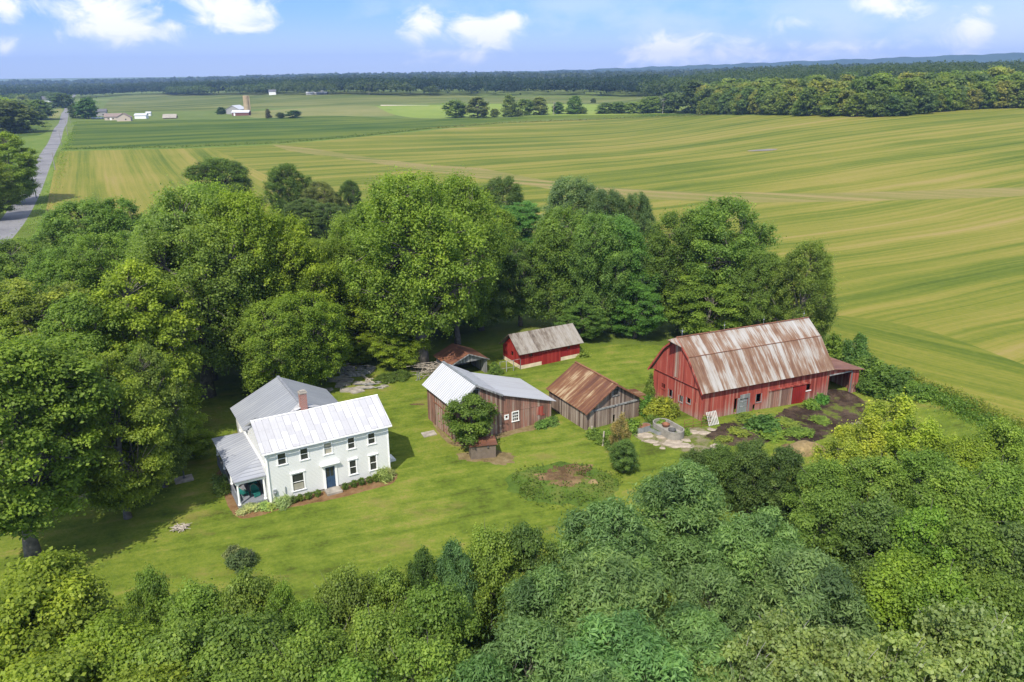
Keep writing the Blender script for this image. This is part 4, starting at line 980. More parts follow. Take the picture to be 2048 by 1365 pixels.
tank('metal_tub', 'low galvanised tub with green water between tub and oval tank', gp(1311, 864), R_(125), .95, .42, .4, 'galv', fill='water_green', fz=.9, wall=.03)
# flagstones
q = random.Random(21)
for i, (x, y, r) in enumerate(((1292, 872, 1.0), (1303, 884, .7), (1322, 875, .6), (1345, 884, .9), (1335, 889, .55), (1350, 892, .8), (1366, 892, .85), (1372, 881, .6), (1385, 865, .75), (1405, 866, .8), (1380, 895, .45), (1435, 893, .8), (1325, 897, .4), (1312, 890, .35), (1424, 860, .5))):
    n = 7; o = [(r*(.7+.5*q.random())*math.cos(2*math.pi*k/n), r*.72*(.7+.5*q.random())*math.sin(2*math.pi*k/n), -.05) for k in range(n)]
    solo('flagstone', MB().prism(o, (0, 0, .085)), 'stone', 'pale flat flagstone set in the grass in front of the oval tank', 'stone', gp(x, y), 0, 'flagstones in front of the stock tanks')
# pallet and gate
t = thing('pallet', 'pale slatted pallet leaning on the corner of the red barn', 'pallet', gp(1428, 851)+Vector((0, .0, .02)), TH-.15); t.rotation_euler = (R_(-28), 0, TH-.1)
mb = MB()
for i in range(7): mb.box((-.65+i*.2, -.03, 0), (-.55+i*.2, 0, 1.5))
part('slat', mb, 'pallet', t); mb = MB()
for z in (.05, .7, 1.35): mb.box((-.68, .003, z), (.68, .07, z+.1))
part('bearer', mb, 'old_boards', t)
a, b = gp(1368, 862), gp(1420, 851)
t = thing('farm_gate', 'thin rusty tube gate between the oval tank and the pallet', 'gate', a); d = b-a; mb = MB()
for z in (.15, .45, .8, 1.2): mb.tube([(0, 0, z), (d.x, d.y, z)], [.022, .022], 5)
part('bars', mb, 'rust_dark', t); mb = MB()
for f in (0, .33, .66, 1): mb.tube([(d.x*f, d.y*f, .1), (d.x*f, d.y*f, 1.22)], [.022, .022], 5)
part('uprights', mb, 'rust_dark', t)
# wire fence by the garage, rail by the lean-to
def fence(name, label, pts, h, mat, rails):
    t = thing(name, label, 'fence', pts[0]); o = pts[0]
    for p in pts: part('post', MB().box((p.x-o.x-.045, p.y-o.y-.045, -.2), (p.x-o.x+.045, p.y-o.y+.045, h)), mat, t)
    mb = MB()
    for a, b in zip(pts, pts[1:]):
        for z in rails: mb.tube([(a.x-o.x, a.y-o.y, z), (b.x-o.x, b.y-o.y, z)], [.03, .03], 5)
    part('rail', mb, mat, t)
fence('pen_fence', 'light frame fence of thin posts left of the red shed', [gp(1000, 746), gp(1013, 744), gp(1027, 742), gp(1041, 739)], 1.45, 'old_boards', (.5, 1.42))
fence('rail_fence', 'short silver rail fence at the lean-to of the red barn', [gp(1726, 787), gp(1740, 784), gp(1760, 776)], 1.3, 'old_boards', (1.25,))
fence('stake_pair', 'pair of pale stakes left of the corrugated roof', [gp(835, 761), gp(839, 761)], 1.1, 'old_boards', (.5,))
# line of old posts and bushes from the brown shed
for i, (x, y, h, w) in enumerate(((1183, 872, 1.1, 'short old post at the front corner of the brown shed'), (1205, 892, 1.6, 'leaning pale post among the bushes below the brown shed'), (1236, 921, 1.5, 'pale post nearest the locust trees in the bushy fence line'))):
    solo('fence_post', MB().tube([(0, 0, -.2), (.12 if i else .03, 0, h)], [.09, .075], 7), 'deadwood', w, 'post', gp(x, y))
G1, G2_, G3 = (.055, .09, .02), (.085, .14, .026), (.11, .15, .03)
for x, y, k, h, r, c, w in ((1188, 874, 'weed', 1.0, .9, G2_, 'low green bush at the left front corner of the brown shed'), (1203, 886, 'bush', 1.3, .9, G2_, 'leafy bush round the leaning pale post'), (1222, 872, 'weed', .8, .8, G2_, 'bright weeds at the front wall of the brown shed'),
        (1226, 900, 'bush', 1.5, .95, G1, 'dark bush below the middle of the brown shed front'), (1262, 862, 'weed', 1.4, 1.3, (.08, .13, .022), 'bright green weeds left of the square tub'), (1240, 912, 'sprout', 4.3, 1.1, (.14, .12, .05), 'thin reddish sapling in the bushy fence line'),
        (1250, 925, 'bush', 1.5, .9, G1, 'dark round bush at the foot of the reddish sapling'), (1246, 945, 'near', 3.4, 1.5, (.05, .085, .022), 'small dark tree at the lower end of the bushy fence line'),
        (1318, 836, 'bush', 2.5, 1.7, (.16, .19, .025), 'yellow green vine mound between brown shed and red barn'), (1335, 832, 'bush', 2.2, 1.3, (.13, .16, .025), 'right shoulder of the yellow green vine, nearest the barn gable'), (1296, 834, 'bush', 2.6, .9, (.05, .11, .02), 'dark climbing vine on the right corner of the brown shed'), (1303, 850, 'bush', 1.2, .9, G2_, 'shrub below the vine next to the tubs'),
        (1300, 790, 'bush', 2.6, .8, (.08, .13, .025), 'narrow bush at the back corner of the red barn gable'), (1372, 868, 'weed', .6, .6, G2_, 'weeds at the near end of the oval tank'), (1415, 845, 'weed', .8, .7, G2_, 'weeds behind the leaning pallet'),
        (1528, 858, 'weed', 1.5, 2.0, (.04, .085, .02), 'large fern green weed mound in the middle of the barnyard soil'), (1540, 868, 'weed', .7, 1.8, (.09, .14, .022), 'bright low weeds in front of the large weed mound'), (1478, 868, 'weed', .6, 1.1, G3, 'low pale weeds left of the large weed mound'), (1600, 868, 'weed', .6, 1.5, G2_, 'low weeds right of the large weed mound'),
        (1622, 815, 'weed', 1.0, 1.0, G2_, 'weeds below the lean-to end of the red barn wall'), (1642, 806, 'weed', 1.2, .8, (.05, .13, .025), 'taller weeds at the left jamb of the lean-to opening'), (1490, 838, 'weed', .5, 1.2, G2_, 'low strip of weeds under the grey barn door'),
        (1322, 851, 'weed', .9, .8, G2_, 'weeds behind the far end of the oval tank'), (1352, 872, 'weed', .45, .6, G2_, 'weeds at the rounded near end of the oval tank'), (1575, 848, 'weed', .4, 1.3, G3, 'thin pale weeds in the barnyard soil left of the stones'), (1640, 842, 'weed', .4, 1.2, G2_, 'thin weeds on the soil below the lean-to opening'), (1690, 868, 'weed', .6, 1.2, G2_, 'weeds at the right edge of the barnyard soil'), (1450, 880, 'weed', .4, .9, G3, 'pale weeds at the left edge of the barnyard soil'),
        (1718, 780, 'bush', 1.6, .8, G1, 'dark bush at the right wall of the lean-to'), (1015, 768, 'weed', .6, .7, G2_, 'weeds below the light pen fence'), (990, 748, 'bush', 1.5, .9, G1, 'bush between the open garage and the pen fence'),
        (1162, 712, 'weed', .9, 1.1, G3, 'weeds at the right corner of the small red shed'), (800, 755, 'bush', .9, 1.6, G1, 'low dark bushes at the lawn edge left of the brush pile'), (770, 762, 'bush', .9, 1.4, G1, 'low dark bushes beside the broken concrete slab'),
        (700, 700, 'bush', 2.6, 2.0, G3, 'sunlit bush between the two big trees behind the house')):
    plant(k, 'fence_bush' if k == 'bush' else 'weed_clump' if k == 'weed' else 'young_tree', w, 'tree' if k in ('near', 'sprout') else 'bush' if k == 'bush' else 'weeds', gp(x, y), h, r, c)
# weeds over the old burn ring (nobody could count them)
mb_v = []; q = random.Random(5)
def weeds_stuff(name, cx, cy, r0, r1, n, tint, seed, hmax=.35):
    c = gp(cx, cy); rng = np.random.default_rng(seed)
    a = rng.uniform(0, 6.28, n); r = np.sqrt(rng.uniform(r0*r0, r1*r1, n))
    m_ = .5+.28*np.sin(2*a+seed)+.2*np.sin(5*a+2*seed)+.25*np.sin(r*2.3+3*a); ok = rng.uniform(0, 1, n) < m_; a, r = a[ok], r[ok]; n = len(a); r = r*(1+.10*np.sin(3*a+1)+.05*np.sin(7*a))
    P = np.stack([c.x+r*np.cos(a), c.y+r*np.sin(a)*.86, rng.uniform(.01, 1, n)**1.6*hmax], 1)
    N = rng.normal(size=(n, 3))*.5; N[:, 2] += 1; N /= np.linalg.norm(N, axis=1)[:, None]
    o = struct(name, leaf_mesh(name, P, N, .2, .13, rng.normal(size=n)*.2+.45, 'leaf', rng), 'stuff'); o.color = (*(c_*1.4*w_ for c_, w_ in zip(tint, WARM)), 1)
weeds_stuff('ground_weeds', 1128, 968, 2.4, 5.0, 2000, (.075, .115, .02), 1)
weeds_stuff('ground_weeds', 1110, 985, .0, 3.2, 600, (.075, .12, .02), 2, .2)
def verge_strip(name, pts, w, n, hmax, tint, seed, leaf=.3):
    g = [gp(*p) for p in pts]; rng = np.random.default_rng(seed); seg = np.array([(b-a).length for a, b in zip(g, g[1:])])
    i = rng.choice(len(seg), n, p=seg/seg.sum()); f = rng.uniform(0, 1, n); A = np.array([tuple(p) for p in g]); P = A[i]+(A[i+1]-A[i])*f[:, None]
    s = f*seg[i]+np.cumsum(np.r_[0, seg])[i]
    m = .55+.45*np.sin(s*.9+1)*np.sin(s*.37)
    P[:, :2] += rng.normal(size=(n, 2))*w*.45; P[:, 2] += rng.uniform(0, 1, n)**1.5*hmax*m
    N = rng.normal(size=(n, 3))*.6; N[:, 2] += .8; N /= np.linalg.norm(N, axis=1)[:, None]
    o = struct(name, leaf_mesh(name, P, N, leaf, leaf*.45, rng.normal(size=n)*.18+.45, 'leaf', rng), 'stuff'); o.color = (*(c_*1.4*w_ for c_, w_ in zip(tint, WARM)), 1)
verge_strip('hedgerow_weeds', [(1760, 752), (1830, 775), (1900, 808), (1960, 838), (2030, 872)], 2.2, 6500, 1.25, (.085, .16, .025), 3)
verge_strip('hedgerow_weeds', [(1800, 748), (1900, 790), (2048, 858)], 1.6, 3500, 1.0, (.14, .18, .03), 4)
verge_strip('hedgerow_weeds', [(124, 300), (250, 297), (350, 296), (560, 287), (730, 272), (860, 258)], 2.4, 3000, 1.8, (.06, .10, .02), 5, .7)
verge_strip('hedgerow_weeds', [(860, 258), (1000, 247), (1250, 237), (1420, 231)], 3.0, 2600, 1.5, (.12, .13, .04), 6, .8)
verge_strip('roadside_weeds', [(60, 470), (110, 372), (128, 310), (142, 268), (150, 245)], 3.0, 4000, 1.3, (.12, .19, .03), 7, .5)
# hay heap
def heap(name, label, cat, p, rx, ry, h, mat, seed):
    q = random.Random(seed); mb = MB(); n = 16; m = 5; vs = []
    for i in range(m):
        f = i/(m-1)
        for j in range(n):
            t = 2*math.pi*j/n; k = (1-f)**.7*(1+.14*math.sin(3*t+seed)+q.uniform(-.07, .07)); vs.append((rx*k*math.cos(t), ry*k*math.sin(t), h*(1-(1-f)**1.8)*(1+q.uniform(-.08, .08))-.05))
    mb.add(vs, [(i*n+j, i*n+(j+1) % n, (i+1)*n+(j+1) % n, (i+1)*n+j) for i in range(m-1) for j in range(n)])
    return solo(name, mb, mat, label, cat, p, 0, None, True)
heap('hay_heap', 'old brown hay heap at the near edge of the barnyard', 'heap', gp(1612, 902), 2.0, 1.4, 1.0, 'hay', 2)
heap('manure_heap', 'dark manure heap in the mouth of the lean-to', 'heap', gp(1672, 792), 2.4, 1.5, .7, 'soil', 3)
heap('grass_heap', 'small dry grass heap in the old burn ring', 'heap', gp(1187, 965), .5, .4, .35, 'hay', 4)
# broken concrete floor behind the house
for i, (x, y, w, d, rz, lb) in enumerate(((716, 770, 3.4, 2.2, .25, 'broken grey concrete floor in dappled shade behind the house'), (684, 745, 3.6, 1.6, .2, 'raised slab of tumbled boards at the tree edge behind the house'))):
    t = thing('concrete_floor' if i == 0 else 'board_heap', lb, 'ruin', gp(x, y), TH-.6); q = random.Random(i); mb = MB()
    for k in range(26):
        cx_, cy_, z, s_, r_ = q.uniform(-w, w), q.uniform(-d, d), q.uniform(.03, .14)+i*q.uniform(0, .35), q.uniform(.5, 1.0), q.uniform(0, 3)
        o = [(cx_+s_*q.uniform(.75, 1.2)*math.cos(r_+m*1.2566), cy_+s_*q.uniform(.6, 1.0)*math.sin(r_+m*1.2566), -.1) for m in range(5)]
        mb.prism(o, (q.uniform(-.03, .03), 0, z+.1+.002*k))
    part('slab', mb, 'concrete' if i == 0 else 'old_boards', t); mb = MB()
    for k in range(8): c = Vector((q.uniform(-w, w), q.uniform(-d, d), .2+.3*i)); aa = q.uniform(-.4, .4); dd = Vector((math.cos(aa), math.sin(aa), .05))*q.uniform(.8, 1.8); mb.bar(c-dd, c+dd, .16, .04)
    part('plank', mb, 'old_boards', t)
t = solo('fallen_beam', MB().bar((0, 0, .15), (2.2, -3.2, .2), .22), 'deadwood', 'long rotten beam along the right edge of the broken concrete floor', 'beam', gp(722, 752))

# ------------------------------------------------------------------ along the road and far off
for i, (x, y, h, lb) in enumerate(((73, 397, 7.5, 'nearest utility pole, on the right edge of the road'), (111, 343, 7.5, 'second utility pole up the road'), (123, 291, 7.8, 'third utility pole up the road'), (136, 272, 9.0, 'pale utility pole where the road levels out'), (141, 246, 8.0, 'utility pole by the house driveway'), (146, 222, 8.5, 'farthest utility pole, beside the dark round tree'))):
    t = thing('utility_pole', lb, 'pole', gp(x, y), 0, 'utility poles along the road'); part('pole', MB().tube([(0, 0, -.5), (0, 0, h)], [.19, .13], 7), 'pole', t)
    mb = MB(); mb.box((-1.1, -.06, h-.75), (1.1, .06, h-.62)); part('cross_arm', mb, 'pole', t); mb = MB()
    for u in (-1, -.4, .4, 1): mb.lathe([(.05, 0), (.06, .12), (.02, .18)], 6, c=(u, 0, h-.62))
    part('insulator', mb, 'galv', t)
def hut(name, label, cat, p, rz, w, d, e, r, wall, roof, axis='u', door=True, wins=(), group=None, doors=()):
    t = thing(name, label, cat, p, rz, group); mb = MB(); W = w/2
    ops = [(a, .9, a+1.1, 2.0) for a in wins]+[(a, 0.02, a+b, 2.4) for a, b in doors]
    if axis == 'u':
        mb.panel([(-W, -.5), (W, -.5), (W, e), (-W, e)], ops, front(), .15); mb.panel([(-W, -.5), (W, -.5), (W, e), (-W, e)], [], back(d), .15)
        g = [(.15, -.5), (d-.15, -.5), (d-.15, e), (d/2, r-.1), (.15, e)]
        mb.panel(g, [], left(-W), .15); mb.panel(g, [], right(W), .15)
    else:
        g = [(-W, -.5), (W, -.5), (W, e), (0, r-.1), (-W, e)]; mb.panel(g, ops, front(), .15); mb.panel(g, [], back(d), .15)
        mb.panel([(.15, -.5), (d-.15, -.5), (d-.15, e), (.15, e)], [], left(-W), .15); mb.panel([(.15, -.5), (d-.15, -.5), (d-.15, e), (.15, e)], [], right(W), .15)
    part('wall', mb, wall, t)
    mb = MB(); o = .5
    if axis == 'u':
        mb.slab([(-W-o, -o, e-.05), (W+o, -o, e-.05), (W+o, d/2, r), (-W-o, d/2, r)], .12); mb.slab([(-W-o, d/2, r), (W+o, d/2, r), (W+o, d+o, e-.05), (-W-o, d+o, e-.05)], .12)
    else:
        mb.slab([(-W-o, -o, e-.05), (0, -o, r), (0, d+o, r), (-W-o, d+o, e-.05)], .12); mb.slab([(0, -o, r), (W+o, -o, e-.05), (W+o, d+o, e-.05), (0, d+o, r)], .12)
    part('roof', mb, roof, t)
    for a in wins: mb = MB(); trim_box(mb, front(), a, .9, a+1.1, 2.0, -.12, -.08); part('window', mb, 'dark_glass', t)
    for a, b in doors: mb = MB(); trim_box(mb, front(), a, .02, a+b, 2.4, -.12, -.06); part('door', mb, 'white_paint', t)
    return t
M['tan_siding'] = simple('tan_siding', (.45, .38, .30), .8, .06); M['shingle'] = simple('brown_shingle', (.22, .17, .145), .9, .2)
M['grey_siding'] = simple('grey_siding', (.3, .29, .28), .8, .1); M['white_tin'] = simple('white_tin', (.5, .51, .53), .4, .06); M['silo'] = simple('silo_stave', (.42, .33, .2), .9, .2, .4)
M['dark_roof'] = simple('dark_shingle', (.12, .12, .13), .9, .2); M['barn_dark'] = simple('old_barn_boards', (.16, .07, .06), .9, .3)
hut('ranch_house', 'tan ranch house with brown roof beyond the bean field', 'house', gp(228, 241), .25, 15, 9, 3.0, 5.8, 'tan_siding', 'shingle', 'u', wins=(-5, -1, 3), doors=((-3, 1.2),))
hut('ranch_house_wing', 'front gable of the tan ranch house with a dark window', 'house', gp(248, 243), .25, 11, 8, 3.2, 6.6, 'tan_siding', 'shingle', 'v', wins=(1.0,))
hut('white_garage', 'white gabled garage right of the tan ranch house', 'garage', gp(281, 238), .1, 10, 7, 3.0, 4.6, 'white_paint', 'white_tin', 'u', doors=((-3, 3),))
hut('white_hut', 'small white shed standing above the white garage', 'shed', gp(297, 232), .1, 4, 3, 2.6, 3.8, 'white_paint', 'white_tin')
hut('grey_cottage', 'grey cottage half hidden behind the dark round tree', 'house', gp(203, 233), .3, 9, 7, 4.2, 6.6, 'grey_siding', 'dark_roof', 'u', wins=(1, ))
hut('collapsed_shed', 'collapsed dark shed with a slumped pale roof in the field', 'shed', gp(339, 238), .2, 11, 7, .8, 4.0, 'barn_dark', 'grey_siding' if False else 'concrete')
for i, (x, lb) in enumerate(((187, 'left white car by the grey cottage'), (195, 'middle white car by the grey cottage'), (202, 'right white car by the grey cottage'))):
    t = thing('parked_car', lb, 'car', gp(x, 238), .4, 'white cars by the grey cottage')
    mb = MB(); mb.prism([(-2.2, -.9, .35), (2.2, -.9, .35), (2.25, -.9, .85), (1.1, -.9, .95), (.6, -.8, 1.45), (-1.3, -.8, 1.5), (-1.9, -.9, .95), (-2.25, -.9, .8)], (0, 1.7, 0)); part('body', mb, 'white_paint', t)
    for u in (-1.35, 1.35):
        for v in (-.95, .75): part('wheel', MB().tube([(u, v, .34), (u, v+.2, .34)], [.34, .34], 10), 'dark_metal', t)
hut('white_roof_barn', 'grey barn with bright white roof beside the tall silo', 'barn', gp(466, 229), -.15, 14, 16, 4.5, 8.5, 'grey_siding', 'white_tin', 'v')
hut('low_barn', 'low dark red barn with pale roof in front of the tall silo', 'barn', gp(481, 232), -.05, 16, 6, 3.0, 5.0, 'barn_dark', 'white_tin', 'u', doors=((-6.5, 1.5),))
sp_ = gp(490, 229)
t = thing('silo', 'tall tan stave silo without a roof beside the white roofed barn', 'silo', sp_+Vector((1, 5, 0)))
part('shaft', MB().lathe([(3.0, -.5), (2.85, 17.5), (2.6, 17.5), (2.6, 16.5)], 24), 'silo', t); mb = MB()
for z in np.arange(1, 17.5, 1.1): mb.lathe([(2.99, z), (3.03, z+.06), (2.98, z+.12)], 24)
part('hoop', mb, 'rust_dark', t); part('chute', MB().box((2.7, -.6, 0), (3.5, .6, 17)), 'silo', t)
hut('dairy_barn', 'long white roofed barn of the distant farm at the wood edge', 'barn', gp(633, 190), 0, 30, 10, 2.4, 4.2, 'grey_siding', 'white_tin')
t = thing('white_silo', 'small white domed silo of the distant farm', 'silo', gp(641, 189)+Vector((0, 12, 0))); part('shaft', MB().lathe([(2.6, -.5), (2.6, 11)], 16), 'white_tin', t); part('dome', MB().lathe([(2.65, 11.01), (2.2, 12.4), (1.2, 13.3), (.1, 13.6)], 16), 'white_tin', t)
hut('white_farmhouse', 'tiny white house under trees at the left of the distant farm', 'house', gp(545, 190), .2, 10, 8, 4.5, 7.5, 'white_paint', 'dark_roof')
hut('far_house', 'dark roofed house among the trees left of the road', 'house', gp(98, 205), .6, 16, 10, 3.5, 9, 'white_paint', 'dark_roof')
a, b = gp(762, 212), gp(860, 211); d = b-a
t = thing('feed_row', 'long low pale feed row in the bright pasture', 'silage', a, math.atan2(d.y, d.x)); part('cover', MB().prism([(0, -1.2, -.3), (0, -.9, .6), (0, 0, .9), (0, .9, .6), (0, 1.2, -.3)], (d.length, 0, 0)), 'tan_siding', t)
struct('puddle', MB().add([(c.x, c.y, terrain(c.x, c.y)+.12) for c in blob(1526, 301, 6.0, 3.2, 18)], [tuple(range(18))]).mesh('puddle', 'mud'))

